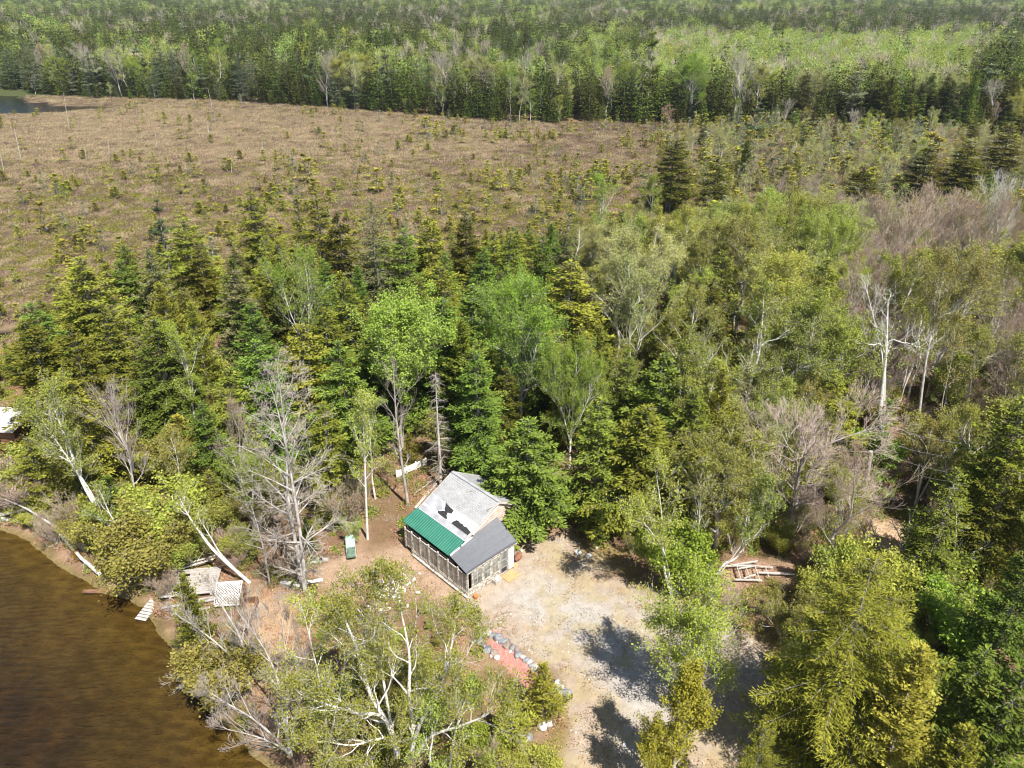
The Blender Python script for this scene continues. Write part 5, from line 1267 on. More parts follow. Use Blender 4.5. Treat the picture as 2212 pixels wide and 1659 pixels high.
# taller trees standing in the swamp
GRP_W = ('taller trees scattered through the brush swamp', 'taller thin tree among the brush of the swamp at the right')
for i in range(420):
    yy = rs.uniform(128, 232); xx = rs.uniform(22, 175); X, Y = proj(xx, yy, 0)
    if X > 2350 or X < 1380 or rs.random() > 1 / (1 + math.exp(-(X - 1600) / 90)) * .42: continue
    if any((xx - a) ** 2 + (yy - b_) ** 2 < 14 for a, b_, r_, h_ in TREES): continue
    u = rs.random()
    if u < .28: key, mt, nm_, kd, h = rs.choice(['spruce3', 'narrow', 'spruce5']), rs.choice(['dark_needles', 'olive_needles', 'green_needles']), 'spruce_tree', 'dark swamp spruce', rs.uniform(4, 9)
    elif u < .42: key, mt, nm_, kd, h = 'larch0', 'larch_needles', 'larch_tree', 'pale swamp larch', rs.uniform(4, 9)
    elif u < .78: key, mt, nm_, kd, h = rs.choice(['birch4', 'birch3', 'sapling1']), rs.choice(['birch_leaves', 'pale_leaves', 'olive_leaves']), 'birch_tree', 'thin swamp birch', rs.uniform(5, 9.5)
    else: key, mt, nm_, kd, h = rs.choice(['bare0', 'maple0']), None, 'bare_tree', 'bare swamp tree', rs.uniform(4, 8)
    o = plant(key, nm_, (xx, yy, 0), h, rs.uniform(0, 6.28), mt, rs, rs.uniform(1.0, 1.4), None, 'tree', GRP_W[0]); relabel(o, kd, xx, yy, h, GRP_W); TREES.append((xx, yy, 1.5, h))
SPEC = {'s': ('bogspruce', 'spruce_sapling', 'olive_needles', 'small spruces dotted over the bog', 'small yellow green spruce sapling among the many on the open bog', 'sapling'),
        'c': ('bogspruce1', 'cedar_sapling', 'golden_needles', 'low yellow green bushes dotted over the bog', 'low rounded yellow green bush among the many on the bog', 'shrub'),
        'l': ('boglarch', 'larch_sapling', 'larch_needles', 'pale larches dotted over the bog', 'pale grey green larch sapling among the others on the bog', 'sapling'),
        'b': ('swampbirch', 'swamp_sapling', 'olive_leaves', 'thin pale saplings of the brush swamp', 'thin pale twiggy sapling in the brush swamp at the right', 'sapling')}
LANDM = [(x_, y_, t_) for x_, y_, t_ in ()]
restp, resti, ress = [], [], []
for ki, kk in enumerate('sclb'):
    key, nm_, mt, grp, lb, cat_ = SPEC[kk]
    c_ = sorted(cand[kk], key=lambda a: -a[2] / a[1]); print(kk, len(c_))
    for (xx, yy, h) in c_[:300]:
        m2 = mt if kk != 's' else rs.choice(['sapling_leaves', 'golden_needles', 'golden_needles', 'olive_needles'])
        if kk == 'c': m2 = rs.choice(['golden_needles', 'sapling_leaves', 'sapling_leaves'])
        if kk == 'b': m2 = rs.choice(['olive_leaves', 'rusty_buds', 'pale_leaves', 'birch_leaves'])
        o = plant(key, nm_, (xx, yy, .05), h, rs.uniform(0, 6.28), m2, rs, rs.uniform(1.2, 1.9), None, cat_, grp, twig=(rs.choice(['pink_twigs', 'pink_twigs', 'grey_twigs']) if kk == 'b' else None)); relabel(o, {'s': 'yellow green spruce sapling', 'c': 'rounded yellow green bush', 'l': 'pale larch sapling', 'b': 'thin twiggy sapling'}[kk], xx, yy, h, (grp, lb))
    for (xx, yy, h) in c_[300:]:
        restp.append((xx, yy, .05)); resti.append(ki); s_ = h / PROTO[key][3]; ress.append((s_ * 1.5, s_ * 1.5, s_))
def joined(name, key, mats):
    tm, wm, cm, h0 = PROTO[key]; vs, fs3, mi, tn = [], [], [], []; off = 0
    for i, me in enumerate([m_ for m_ in (tm, wm, cm) if m_]):
        v = np.empty(len(me.vertices) * 3, np.float32); me.vertices.foreach_get('co', v); f = np.empty(len(me.loops), np.int32); me.loops.foreach_get('vertex_index', f)
        vs.append(v.reshape(-1, 3)); fs3.append(f.reshape(-1, 4) + off); off += len(me.vertices); mi.append(np.full(len(me.polygons), i)); 
        t = np.full(len(me.polygons), .5, np.float32)
        if 'tint' in me.attributes: me.attributes['tint'].data.foreach_get('value', t)
        tn.append(t)
    return mesh_np(name, np.concatenate(vs), [np.concatenate(fs3)], mats, np.concatenate(tn), np.concatenate(mi))
if restp:
    stuff('distant_saplings', 'smallest saplings and twigs scattered over the far bog', restp, [joined('j0', 'bogspruce', ['spruce_bark', 'sapling_leaves']), joined('j1', 'bogspruce1', ['spruce_bark', 'sapling_leaves']), joined('j2', 'boglarch', ['spruce_bark', 'larch_needles']), joined('j3', 'swampbirch', ['silver_bark', 'pink_twigs', 'pale_leaves'])], resti, ress, nr.rand(len(restp)) * 6.28)
# --- the far tree line: front trees are things
TLn = np.array(TREELINE)
def tl_y(x): return np.interp(x, TLn[:, 0], TLn[:, 1])
GR_F = {'s': ('spruces of the far tree line', 'dark spruce in the front of the tree line beyond the bog'), 'l': ('larches of the far tree line', 'pale grey green larch in the tree line beyond the bog'),
        'd': ('leafing trees of the far tree line', 'light green leafing tree in the tree line beyond the bog'), 'b': ('bare trees of the far tree line', 'bare grey tree in the tree line beyond the bog')}
front = []
x = nr.uniform(-215, 200, 1500); dy = nr.rand(1500) ** 1.0 * 34 - 1.0
for xx, d_ in zip(x, dy):
    yy = tl_y(xx) + d_
    if not infr(np.array([xx]), np.array([yy]), 1.03)[0]: continue
    if any((xx - a) ** 2 + (yy - b_) ** 2 < 5.5 for a, b_, *_ in front): continue
    X = proj(xx, yy, 0)[0]; u = rs.random()
    if X < 560: kd = 's' if u < .50 else ('l' if u < .94 else ('d' if u < .985 else 'b'))
    elif X < 1000: kd = 's' if u < .72 else ('l' if u < .91 else ('d' if u < .98 else 'b'))
    else: kd = 's' if u < .85 else ('l' if u < .88 else ('d' if u < .97 else 'b'))
    if d_ < 3: h = rs.uniform(3, 9)
    else: h = rs.uniform(9, 16) + (2 if rs.random() < .15 else 0)
    if 1000 < X < 1560 and d_ > 3: h *= .95
    front.append((xx, yy, h, kd))
def ncount(nm_): return sum(1 for o in COL.objects if o.parent is None and o.name.split('.')[0] == nm_)
QUOTA = {'s': 298 - ncount('spruce_tree'), 'd': 298 - ncount('birch_tree'), 'l': 290, 'b': 200}; print('quota', QUOTA)
front.sort(key=lambda a: a[1]); cf = {}
FARREST = []
for (xx, yy, h, kd) in front:
    cf[kd] = cf.get(kd, 0) + 1
    if cf[kd] > QUOTA[kd]: FARREST.append((xx, yy, h, kd)); continue
    if kd == 's': key, mt, nm_ = rs.choice(['spruce0', 'spruce1', 'spruce3', 'narrow', 'cedar0']), rs.choice(['far_green', 'dark_needles', 'far_dark', 'green_needles']), 'spruce_tree'
    elif kd == 'l': key, mt, nm_ = rs.choice(['larch0', 'larch0', 'pine0']), rs.choice(['larch_needles', 'larch_needles', 'blue_needles']), 'larch_tree'
    elif kd == 'd': key, mt, nm_ = rs.choice(['birch3', 'birch0', 'fullbirch']), rs.choice(['birch_leaves', 'fresh_leaves', 'pale_leaves']), 'birch_tree'
    else: key, mt, nm_ = rs.choice(['maple0', 'bare0']), None, 'bare_tree'
    o = plant(key, nm_, (xx, yy, 0), h, rs.uniform(0, 6.28), mt, rs, rs.uniform(1.1, 1.5), None, 'tree', GR_F[kd][0], bark=('dark_bark' if kd in 'sl' else None)); relabel(o, {'s': 'far dark spruce', 'l': 'far pale larch', 'd': 'far leafing tree', 'b': 'far bare tree'}[kd], xx, yy, h, GR_F[kd])
print('front', len(front), cf)
for X, Y, h, lb in [(1395, 62, 25, 'tallest tiered pine rising above the far tree line'), (1180, 200, 19, None)]:
    if lb:
        x_, y_ = G(1395, 262); plant('pine0', 'pine_tree', (x_, y_, 0), h, 1.0, 'green_needles', rs, .95, lb, 'tree')
# --- the deep forest behind: one mass
FP = []
def fp(*a, **k): FP.append(farleaf('forest_%02d' % len(FP), *a, **k)); return len(FP) - 1
i_dk = [fp(14, 'cone', 1, 900, 'far_dark', .75, 'dark_bark'), fp(15, 'cone', 2, 900, 'far_green', .75, 'dark_bark'), fp(13, 'cone', 3, 800, 'far_dark', .75, 'dark_bark')]
i_gr = [fp(11, 'cone', 4, 600, 'far_green', .7, 'dark_bark')]
i_la = [fp(12, 'cone', 5, 500, 'larch_needles', .6, 'dark_bark'), fp(15, 'cone', 6, 320, 'blue_needles', 1.1, 'dark_bark')]
i_li = [fp(11, 'leaf', 7, 700, 'birch_leaves', .4, 'silver_bark'), fp(12, 'leaf', 8, 700, 'far_lime', .4, 'birch_bark'), fp(11, 'leaf', 9, 700, 'far_lime', .4, 'silver_bark')]
i_ba = [fp(12, 'bare', 10, 380, 'grey_twigs', .9, 'silver_bark'), fp(12, 'bare', 11, 380, 'pink_twigs', .9, 'grey_bark')]
def band(y0, y1, step, zz):
    out = []; yv = y0
    while yv < y1:
        w_ = .72 * yv + 40; n_ = int(2 * w_ / step)
        xs = (np.arange(n_) + .5) / n_ * 2 * w_ - w_ + nr.uniform(-.45, .45, n_) * step; ys = yv + nr.uniform(-.45, .45, n_) * step
        out.append(np.stack([xs, ys], 1)); yv += step
    return np.concatenate(out)
pts = np.concatenate([band(225, 460, 3.6, 0), band(460, 900, 5.0, 0), band(900, 1800, 8.0, 0), band(1800, 4200, 17.0, 0)])
x, y = pts[:, 0], pts[:, 1]; k = y > tl_y(x) + 31; x, y = x[k], y[k]
n_ = len(x); print('forest', n_)
r1 = nr.rand(n_); nz1 = fbm(x, y, .011, 5, 3); nz2 = fbm(x, y, .03, 15, 2); sx = x / y
def pick(arr): return np.array(arr)[nr.randint(0, len(arr), n_)]
nz3 = .56 + 3.2 * (.5 * nz1 + .5 * nz2 - .48)
pk = np.where(r1 < np.clip(nz3, .12, .92), pick(i_dk), np.where(r1 < np.clip(nz3, .12, .92) + .07, pick(i_la), np.where(r1 < .955, pick(i_li), pick(i_ba))))
plz = (sx > -.20) & (sx < .14) & (y < 430) & (nz2 > .33); pk = np.where(plz & (r1 < .86), pick(i_gr), pk)
lit = (sx > .17) & (sx < .56) & (y > tl_y(x) + 48 + 60 * (nz2 - .5)) & (y < 520 + 200 * (nz2 - .5)); pk = np.where(lit & (r1 < .95), np.where(r1 < .04, pick(i_dk), np.where(r1 < .10, pick(i_ba), pick(i_li))), pk)
farz = (y > 900); pk = np.where(farz & (r1 < .35) & (nz1 > .45), pick(i_li), pk)
greyz = (y > 520) & (y < 1000) & (nz2 > .58) & (r1 < .25); pk = np.where(greyz, pick(i_ba), pk)
fr_n = len(FARREST)
s_ = nr.uniform(.62, 1.2, n_) * np.where(nr.rand(n_) < .04, 1.4, 1); s_ = np.where(plz, s_ * .9, s_)
wd = np.where(y > 1800, 3.2, np.where(y > 900, 1.7, np.where(y > 460, 1.25, 1.05)))
s_ = np.where(np.isin(pk, i_dk), s_ * 1.15, np.where(np.isin(pk, i_li), s_ * .92, s_))
hill = np.clip((y - 900) / 3300, 0, 1) ** 1.5 * 10
wd2 = np.where(plz, .75, wd)
if fr_n:
    fx_ = np.array([(a[0], a[1]) for a in FARREST]); x = np.concatenate([x, fx_[:, 0]]); y = np.concatenate([y, fx_[:, 1]]); n_ = len(x)
    pk = np.concatenate([pk, [rs.choice(i_dk) if a[3] == 's' else (i_la[0] if a[3] == 'l' else (rs.choice(i_li) if a[3] == 'd' else i_ba[0])) for a in FARREST]])
    hs_ = np.array([a[2] / 13.5 for a in FARREST]); s_ = np.concatenate([s_, hs_]); wd2 = np.concatenate([wd2, np.ones(fr_n) * 1.25])
stuff('distant_forest', 'mixed spruce, birch and bare trees covering the flat land to the horizon', np.stack([x, y, x * 0], 1), FP, pk, np.stack([s_ * wd2, s_ * wd2, s_], 1), nr.rand(n_) * 6.28)
#MORE3

# ================================================================ THE CABIN (local x along the porch front, y to the back, z up)
CAB_RZ = R(43.8)
cabin = empty('cabin', (-3.08, 40.06, 0), CAB_RZ, 'small weathered cabin with grey shingles, green metal lean-to roof and dark porch roof', 'cabin')
def cpart(name, mb, mat, parent=None): return mb.build(name, mat, parent or cabin)
SL = lambda a: 2.85 + (a - 1.7) * .5                       # left main slope
SR = lambda a: 4.51 - (a - 5.02) * .62                     # right main slope
B0, B1 = 2.1, 7.45
# walls
wl = MB()
wl.box(.35, 7.35, 2.3, 2.42, .15, 2.15); wl.box(.35, 1.9, 7.18, 7.3, .15, 2.1); wl.box(1.9, 7.35, 7.182, 7.302, .15, 2.6); wl.box(7.23, 7.35, 2.42, 7.18, .15, 2.75)
cpart('wall', wl, 'pink_siding')
gb = MB()      # gable board wall rising above the porch roof, and the back gable
for b_ in (2.28, 7.2):
    gb.add([(1.7, b_, 2.05), (7.3, b_, 2.05), (7.3, b_, SR(7.3) - .12), (5.02, b_, 4.38), (1.8, b_, SL(1.8) - .12), (1.7, b_ + .1, 2.05), (7.3, b_ + .1, 2.05), (7.3, b_ + .1, SR(7.3) - .12), (5.02, b_ + .1, 4.38), (1.8, b_ + .1, SL(1.8) - .12)],
           [(0, 1, 2, 3, 4), (9, 8, 7, 6, 5), (0, 5, 6, 1), (1, 6, 7, 2), (2, 7, 8, 3), (3, 8, 9, 4), (4, 9, 5, 0)])
g_ = cpart('gable_wall', gb, 'pink_siding')
lp = MB()
for i in range(11):
    z = 2.3 + i * .2; x1 = min(7.28, 5.02 + (4.38 - z - .02) / .62) if z > 2.9 else 7.28
    lp.box(4.0, x1, 2.245, 2.282, z, z + .025)
cpart('clapboard_edges', lp, 'pink_siding', g_)
# main roof: shingles above, white underlay strip below with two black felt patches, metal flashing, right slope
def slope_slab(pts, f, th=.05, up=0.0): return MB().slab([(a, b_, f(a) + up) for a, b_ in pts], th)
sh_edge = [(3.02, B0), (3.04, 2.6), (2.98, 3.1), (3.03, 3.7), (2.97, 4.3), (3.0, 4.9), (2.95, 5.4), (2.99, 6.1), (3.01, 6.8), (3.0, B1)]
cpart('shingle_roof', slope_slab([(5.02, B1), *reversed(sh_edge)] + [(5.02, B0)], SL, .06, .03), 'grey_shingles')
cpart('shingle_roof', slope_slab([(5.02, B0), (7.75, B0), (7.75, B1), (5.02, B1)], SR, .06, .03), 'grey_shingles')
rc = MB(); rc.bar((5.02, B0 - .02, SL(5.02) + .045), (5.02, B1 + .02, SL(5.02) + .045), .24, .03); cpart('ridge_cap', rc, 'flashing')
un = cpart('underlay', slope_slab([(1.62, B0), (3.05, B0), (3.05, B1), (1.62, B1)], SL, .05, 0.0), 'membrane_white')
f1_ = [(2.97, 5.85), (2.84, 4.76), (2.58, 4.72), (2.50, 5.05), (2.30, 4.95), (2.14, 4.66), (2.07, 4.85), (2.10, 5.7), (2.22, 5.9), (2.30, 5.66), (2.36, 5.62), (2.48, 5.35), (2.60, 5.55), (2.75, 5.62)]
f2_ = [(2.42, 3.95), (2.46, 3.75), (2.40, 3.5), (2.44, 3.3), (2.37, 3.05), (2.42, 2.8), (2.36, 2.5), (2.31, 2.22), (2.02, 2.26), (2.06, 4.12), (2.2, 4.1)]
for f_ in (f1_, f2_): cpart('felt_patch', slope_slab(f_, SL, .012, .014), 'black_felt', un)
cpart('flashing_sheet', slope_slab([(2.18, 5.95), (2.35, 5.75), (2.5, 5.6), (2.62, 5.9), (2.92, 6.1), (2.95, B1), (2.18, B1)], SL, .012, .022), 'flashing')
cpart('flashing_strip', slope_slab([(1.66, B0 + .02), (1.98, B0 + .02), (1.98, B1 - .02), (1.66, B1 - .02)], SL, .012, .03), 'flashing')
fs_ = MB(); fs_.bar((2.0, B0 + .1, SL(2.0) + .04), (2.05, B1 - .3, SL(2.05) + .04), .02, .02); cpart('loose_batten', fs_, 'weathered_boards')
# barge boards
bg_ = MB()
for b_ in (B0 - .02, B1 + .02):
    bg_.bar((1.62, b_, SL(1.62) - .03), (5.0, b_, SL(5.0) - .03), .04, .16); bg_.bar((5.04, b_, SR(5.04) - .03), (7.75, b_, SR(7.75) - .03), .04, .16)
cpart('barge_board', bg_, 'weathered_boards')
# green metal lean-to roof with raised ribs
GZ = lambda a: 2.17 + (a - .25) * .425
gr_ = MB(); gr_.slab([(.25, 2.2, GZ(.25)), (1.82, 2.18, GZ(1.82)), (1.82, 7.62, GZ(1.82)), (.28, 7.82, GZ(.28))], .03)
gro = cpart('green_roof', gr_, 'green_metal')
rb = MB(); nb2 = 25
for i in range(nb2):
    b_ = 2.28 + (7.55 - 2.28) * i / (nb2 - 1); rb.bar((.27, b_ + .0, GZ(.27) + .014), (1.80, b_, GZ(1.80) + .014), .035, .028, up=(0, 1, 0))
simple('green_rib', (.07, .27, .20), (.10, .33, .25), 3, rough=.4)
cpart('rib', rb, 'green_rib', gro)
# dark rolled roofing over the corner porch, hung on the gable
pr = MB()
A_, B_, C_, D_ = Vector((-.12, -.1, 2.28)), Vector((4.68, -.1, 2.32)), Vector((4.85, 2.2, 3.22)), Vector((.22, 2.2, 2.34))
N_ = 10
for i in range(N_ + 1):
    for j in range(N_ + 1):
        u_, v_ = i / N_, j / N_
        p_ = (A_ * (1 - u_) + B_ * u_) * (1 - v_) + (D_ * (1 - u_) + C_ * u_) * v_
        p_.z += .07 * math.sin(PI * u_) * (1 - v_) + .01 * math.sin(9 * u_ + 4 * v_); pr.v.append(tuple(p_))
nn = (N_ + 1) ** 2; pr.v += [(p_[0], p_[1], p_[2] - .06) for p_ in pr.v[:nn]]
for i in range(N_):
    for j in range(N_):
        a_ = i * (N_ + 1) + j; q_ = (a_, a_ + N_ + 1, a_ + N_ + 2, a_ + 1); pr.f.append(q_); pr.f.append(tuple(k_ + nn for k_ in reversed(q_)))
edge_ids = [i * (N_ + 1) for i in range(N_ + 1)], [i * (N_ + 1) + N_ for i in range(N_ + 1)], list(range(N_ + 1)), [N_ * (N_ + 1) + j for j in range(N_ + 1)]
for e_ in edge_ids:
    for a_, b_ in zip(e_[:-1], e_[1:]): pr.f.append((a_, b_, b_ + nn, a_ + nn))
cpart('porch_roof', pr, 'rolled_roofing')
fb_ = MB()
for i in range(10):
    u0, u1 = i / 10, (i + 1) / 10
    z0, z1 = 2.28 + .04 * u0 + .07 * math.sin(PI * u0), 2.28 + .04 * u1 + .07 * math.sin(PI * u1)
    fb_.bar((-.10 + 4.76 * u0, -.08, z0 - .12), (-.10 + 4.76 * u1, -.08, z1 - .12), .04, .10)
cpart('fascia_board', fb_, 'peeling_paint')
trim = MB()
for (p0, p1) in [((.2, 2.05, 2.39), (1.1, 2.05, 2.58)), ((1.25, 2.06, 2.62), (2.3, 2.06, 2.83)), ((2.35, 2.06, 3.0), (4.9, 2.1, 4.2))]: trim.bar(p0, p1, .05, .12)
cpart('roof_edge_strip', trim, 'white_paint')
# porch floor, sill, posts, windows
fl = MB(); fl.box(.02, 4.43, .02, 2.2, .08, .22); cpart('porch_floor', fl, 'weathered_boards')
sl_ = MB(); sl_.box(-.06, .08, -.06, 6.4, .12, .42); sl_.box(.08, 3.0, -.06, .06, .12, .62); sl_.box(-.22, -.06, -.2, 6.2, .10, .18)
cpart('sill_wall', sl_, 'peeling_paint')
for (x_, y_) in [(.04, .04), (.42, .0), (1.42, 0), (2.2, 0), (2.98, 0), (3.86, 0), (0, 1.0), (0, 2.1), (0, 3.2), (0, 4.3), (0, 5.3), (0, 6.3), (0, 7.1)]:
    ps = MB(); top = 2.2 if y_ < .1 else 2.13
    ps.box(x_ - .055, x_ + .055, y_ - .055 + .002 * x_, y_ + .055, .3, top); cpart('post', ps, 'peeling_paint')
def window(x0, y0, x1, y1, z0=.66, z1=1.98):
    dx, dy = x1 - x0, y1 - y0; ln = math.hypot(dx, dy); dx /= ln; dy /= ln
    f = MB()
    P3 = lambda s_, z: (x0 + dx * s_, y0 + dy * s_, z)
    for (a, b_) in (((0, z0), (0, z1)), ((ln, z0), (ln, z1)), ((0, z0), (ln, z0)), ((0, z1), (ln, z1)), ((0, (z0 + z1) / 2), (ln, (z0 + z1) / 2)), ((ln / 2, z0), (ln / 2, z1))):
        w2 = .07 if a[0] in (0, ln) and b_[0] == a[0] or a[1] == b_[1] and a[1] in (z0, z1) else .03
        f.bar(P3(*a), P3(*b_), w2, w2)
    fo = cpart('window', f, 'peeling_paint')
    g2 = MB(); nx_, ny_ = -dy * .012, dx * .012
    g2.add([(x0 - nx_, y0 - ny_, z0), (x1 - nx_, y1 - ny_, z0), (x1 - nx_, y1 - ny_, z1), (x0 - nx_, y0 - ny_, z1), (x0 + nx_, y0 + ny_, z0), (x1 + nx_, y1 + ny_, z0), (x1 + nx_, y1 + ny_, z1), (x0 + nx_, y0 + ny_, z1)],
           [(0, 1, 2, 3), (7, 6, 5, 4), (0, 4, 5, 1), (1, 5, 6, 2), (2, 6, 7, 3), (3, 7, 4, 0)])
    cpart('pane', g2, 'window_glass', fo)
for x0, x1 in ((.5, 1.35), (1.5, 2.13), (2.28, 2.9)): window(x0, 0, x1, 0)
for y0, y1 in ((.12, .92), (1.08, 2.02), (2.2, 3.1), (3.3, 4.2), (4.4, 5.2), (5.4, 6.2), (6.4, 7.0)): window(0, y0, 0, y1, .5, 1.95)
inn = MB(); inn.box(.12, .2, .3, 7.1, .24, 2.0); inn.box(.3, 3.8, .35, .42, .24, 2.1); cpart('interior_shade_sheet', inn, 'dark_interior')  # dark sheets behind the windows, painted shade of the unlit porch inside
# door with glass, kick panel, handle; white board wall to its right
fr_ = MB(); fr_.box(3.02, 3.09, -.03, .06, .2, 2.16); fr_.box(3.83, 3.90, -.03, .06, .2, 2.16); fr_.box(3.02, 3.90, -.03, .06, 2.16, 2.22)
fro = cpart('door_frame', fr_, 'door_grey')
dr_ = MB(); dr_.box(3.10, 3.2, -.012, .03, .22, 2.13); dr_.box(3.72, 3.82, -.012, .03, .22, 2.13); dr_.box(3.2, 3.72, -.012, .03, 2.0, 2.13); dr_.box(3.2, 3.72, -.012, .03, 1.30, 1.38); dr_.box(3.2, 3.72, -.012, .03, .62, .72)
do_ = cpart('door', dr_, 'door_grey')
k_ = MB(); k_.box(3.2, 3.72, -.014, .02, .24, .62); cpart('kick_panel', k_, 'kick_panel', do_)
k_ = MB(); k_.box(3.2, 3.72, -.002, .012, 1.38, 2.0); k_.box(3.2, 3.72, -.002, .012, .72, 1.30); cpart('pane', k_, 'window_glass', do_)
k_ = MB(); k_.box(3.74, 3.78, -.05, -.012, 1.0, 1.16); cpart('handle', k_, 'chair_metal', do_)
k_ = MB(); k_.box(3.92, 4.42, -.03, .04, .15, 2.24); k_.box(4.34, 4.42, .04, 2.2, .15, 2.3); cpart('corner_board', k_, 'white_paint')
k_ = MB(); k_.add([(4.30, .06, 2.2), (4.30, 2.25, 2.2), (4.30, 2.25, 3.1), (4.36, .06, 2.2), (4.36, 2.25, 2.2), (4.36, 2.25, 3.1)], [(0, 1, 2), (5, 4, 3), (0, 3, 4, 1), (1, 4, 5, 2), (2, 5, 3, 0)]); cpart('side_infill', k_, 'pink_siding')

def crock(x, y, s, seed, mat, label, name='stone', group=None, z=0.0, flat=.6, cat='stone'):
    import bmesh
    bm = bmesh.new(); bmesh.ops.create_icosphere(bm, subdivisions=2, radius=1); q = random.Random(seed)
    ax = [Vector((q.gauss(0, 1), q.gauss(0, 1), q.gauss(0, 1))).normalized() for _ in range(7)]; dd = [q.uniform(.62, .9) for _ in ax]
    for v in bm.verts:
        for a, d_ in zip(ax, dd):
            t = v.co.dot(a)
            if t > d_: v.co -= a * (t - d_)
        v.co *= 1 + q.uniform(-.03, .03)
        v.co.x *= s * q.uniform(.98, 1.02); v.co.y *= s * .78; v.co.z *= s * flat
    me = bpy.data.meshes.new(name); bm.to_mesh(me); bm.free(); me.materials.append(MATS[mat])
    o = link_obj(name, me, None, (x, y, z + s * flat * .45)); o.rotation_euler = (0, 0, q.uniform(0, 3.1)); return tag(o, label, cat, group)
# garden bed border stones, photo px in a 3.629x crop at (1350,1800)
def cz(x, y, sc=3.629, ox=1350, oy=1800): return G((ox + x / sc) / 1.35624, (oy + y / sc) / 1.35624)
BS = [(300,215,.30,'p'),(340,235,.34,'g'),(400,262,.44,'d'),(395,300,.16,'p'),(438,305,.30,'d'),(478,292,.30,'g'),(492,340,.36,'b'),(545,368,.34,'d'),(588,385,.30,'b'),(528,398,.18,'p'),(612,442,.36,'g'),(658,470,.30,'p'),(700,492,.32,'d'),(730,515,.28,'p'),(748,545,.26,'d'),(795,560,.30,'p'),(772,590,.26,'g'),
      (205,270,.22,'d'),(212,302,.30,'d'),(250,348,.24,'d'),(286,388,.38,'d'),(352,418,.38,'b'),(386,466,.28,'p'),(310,350,.18,'b'),(330,445,.2,'p')]
NM = {'p': ('pale', 'rock_pale'), 'g': ('grey', 'rock_grey'), 'd': ('dark', 'rock_grey'), 'b': ('brown', 'rock_brown')}
seen = {}; ordn = ['first', 'second', 'third', 'fourth', 'fifth', 'sixth', 'seventh', 'eighth', 'ninth', 'tenth', 'eleventh', 'twelfth', 'thirteenth', 'fourteenth', 'fifteenth', 'sixteenth', 'seventeenth']
for i, (x, y, s_, k_) in enumerate(BS):
    side = 'drive side' if i < 17 else 'shrub side'; j = i if i < 17 else i - 17
    p_ = cz(x, y); wn, mt = NM[k_]
    crock(p_[0], p_[1], s_, i, mt, f'{wn} border stone, {ordn[j]} from the lamp end on the {side} of the red bed', 'border_stone', 'stones bordering the red gravel bed')
for i, (x, y, s_, k_, lb) in enumerate([(1020, 735, .3, 'p', 'pale stone right beside the pointed cedar'), (1050, 790, .34, 'p', 'long pale stone below the one beside the pointed cedar'), (1075, 838, .34, 'p', 'pale slanting stone at the drive edge'), (1122, 850, .42, 'd', 'dark stone lowest at the drive edge below the pointed cedar')]):
    p_ = cz(x, y); crock(p_[0], p_[1], s_, 40 + i, NM[k_][1], lb, 'border_stone')
for i, (x, y, s_, k_, lb) in enumerate([(800, 335, .4, 'p', 'flat pale stone under the wide bright cedar'), (870, 300, .32, 'p', 'pale stone right of the flat one under the cedars'), (625, 490, .34, 'g', 'grey stone left below the cedars near the bottom edge'), (650, 450, .22, 'g', 'small grey stone touching the larger one below the cedars')]):
    p_ = cz(x, y, 4.233, 1400, 2050); crock(p_[0], p_[1], s_, 50 + i, NM[k_][1], lb, 'stone')
for i, (X, Y, s_, lb) in enumerate([(1693, 0, 0, None), (1690, 1625, .35, None)]): pass
p_ = G(1692 / 1.0 * 1.0, 1625); 
for i, (X3, Y3, s_, lb) in enumerate([(1693, 1620, .38, 'pale boulder at the left side of the drive behind the shade edge'), (1725, 1630, .3, 'smaller pale boulder beside the first at the back of the drive'), (1830, 2183, .16, 'small white stone on the drive near the bottom edge'), (1745, 1605, .2, 'small pale stone under the brush at the back of the drive')]):
    p_ = G(X3 / 1.35624, Y3 / 1.35624); crock(p_[0], p_[1], s_, 60 + i, 'quartz', lb, 'stone')
# heap of white quartz stones by the left wall
QG = 'white stones heaped between the birches and the cabin'
for i in range(60):
    X_ = rs.gauss(852, 24) ; Y_ = rs.gauss(1275, 18) + (X_ - 850) * -.25
    p_ = G(X_, Y_); crock(p_[0], p_[1], rs.uniform(.09, .20), 100 + i, 'quartz', 'rough white stone in the heap between birches and cabin', 'white_stone', QG, rs.uniform(0, .1))
# garden lamp
p_ = G(1033, 1356); lamp = empty('garden_lamp', (p_[0], p_[1], 0), 0, 'short white garden lamp with a black cap at the head of the red bed', 'garden lamp')
MB().tube([(0, 0, 0), (0, 0, .62)], .05, 8).build('post', 'white_paint', lamp); MB().tube([(0, 0, .62), (0, 0, .66), (0, 0, .82), (0, 0, .88)], [.10, .13, .13, .02], 10).build('lamp_head', 'kick_panel', lamp)
# things at the cabin's porch and right side
def LW(a, b_, z=0): c_, s_ = math.cos(CAB_RZ), math.sin(CAB_RZ); return (-3.08 + a * c_ - b_ * s_, 40.06 + a * s_ + b_ * c_, z)
def thing1(name, mb, mat, loc, rz, label, cat, group=None): o = mb.build(name, mat, None, loc); o.rotation_euler = (0, 0, rz); return tag(o, label, cat, group)
thing1('door_slab', MB().box(0, 1.15, -.95, -.06, 0, .06), 'tan_mat', LW(3.05, 0), CAB_RZ, 'tan mat of boards on the ground in front of the porch door', 'doormat')
bk_ = MB()
for i in range(4): bk_.box(0, .5, -.35 + i * .0, 0, .02 + i * .14, .14 + i * .14)
thing1('step_block', MB().box(0, .62, -.5, -.1, 0, .34).box(.08, .54, -.42, -.18, .34, .42), 'concrete', LW(2.2, 0), CAB_RZ, 'pale concrete block left of the porch door', 'block')
thing1('round_disc', MB().tube([(0, 0, 0), (.05, -.05, .03)], .24, 16), 'tan_mat', LW(4.62, .02, .06), 0, 'round tan disc on the ground at the porch corner', 'disc')
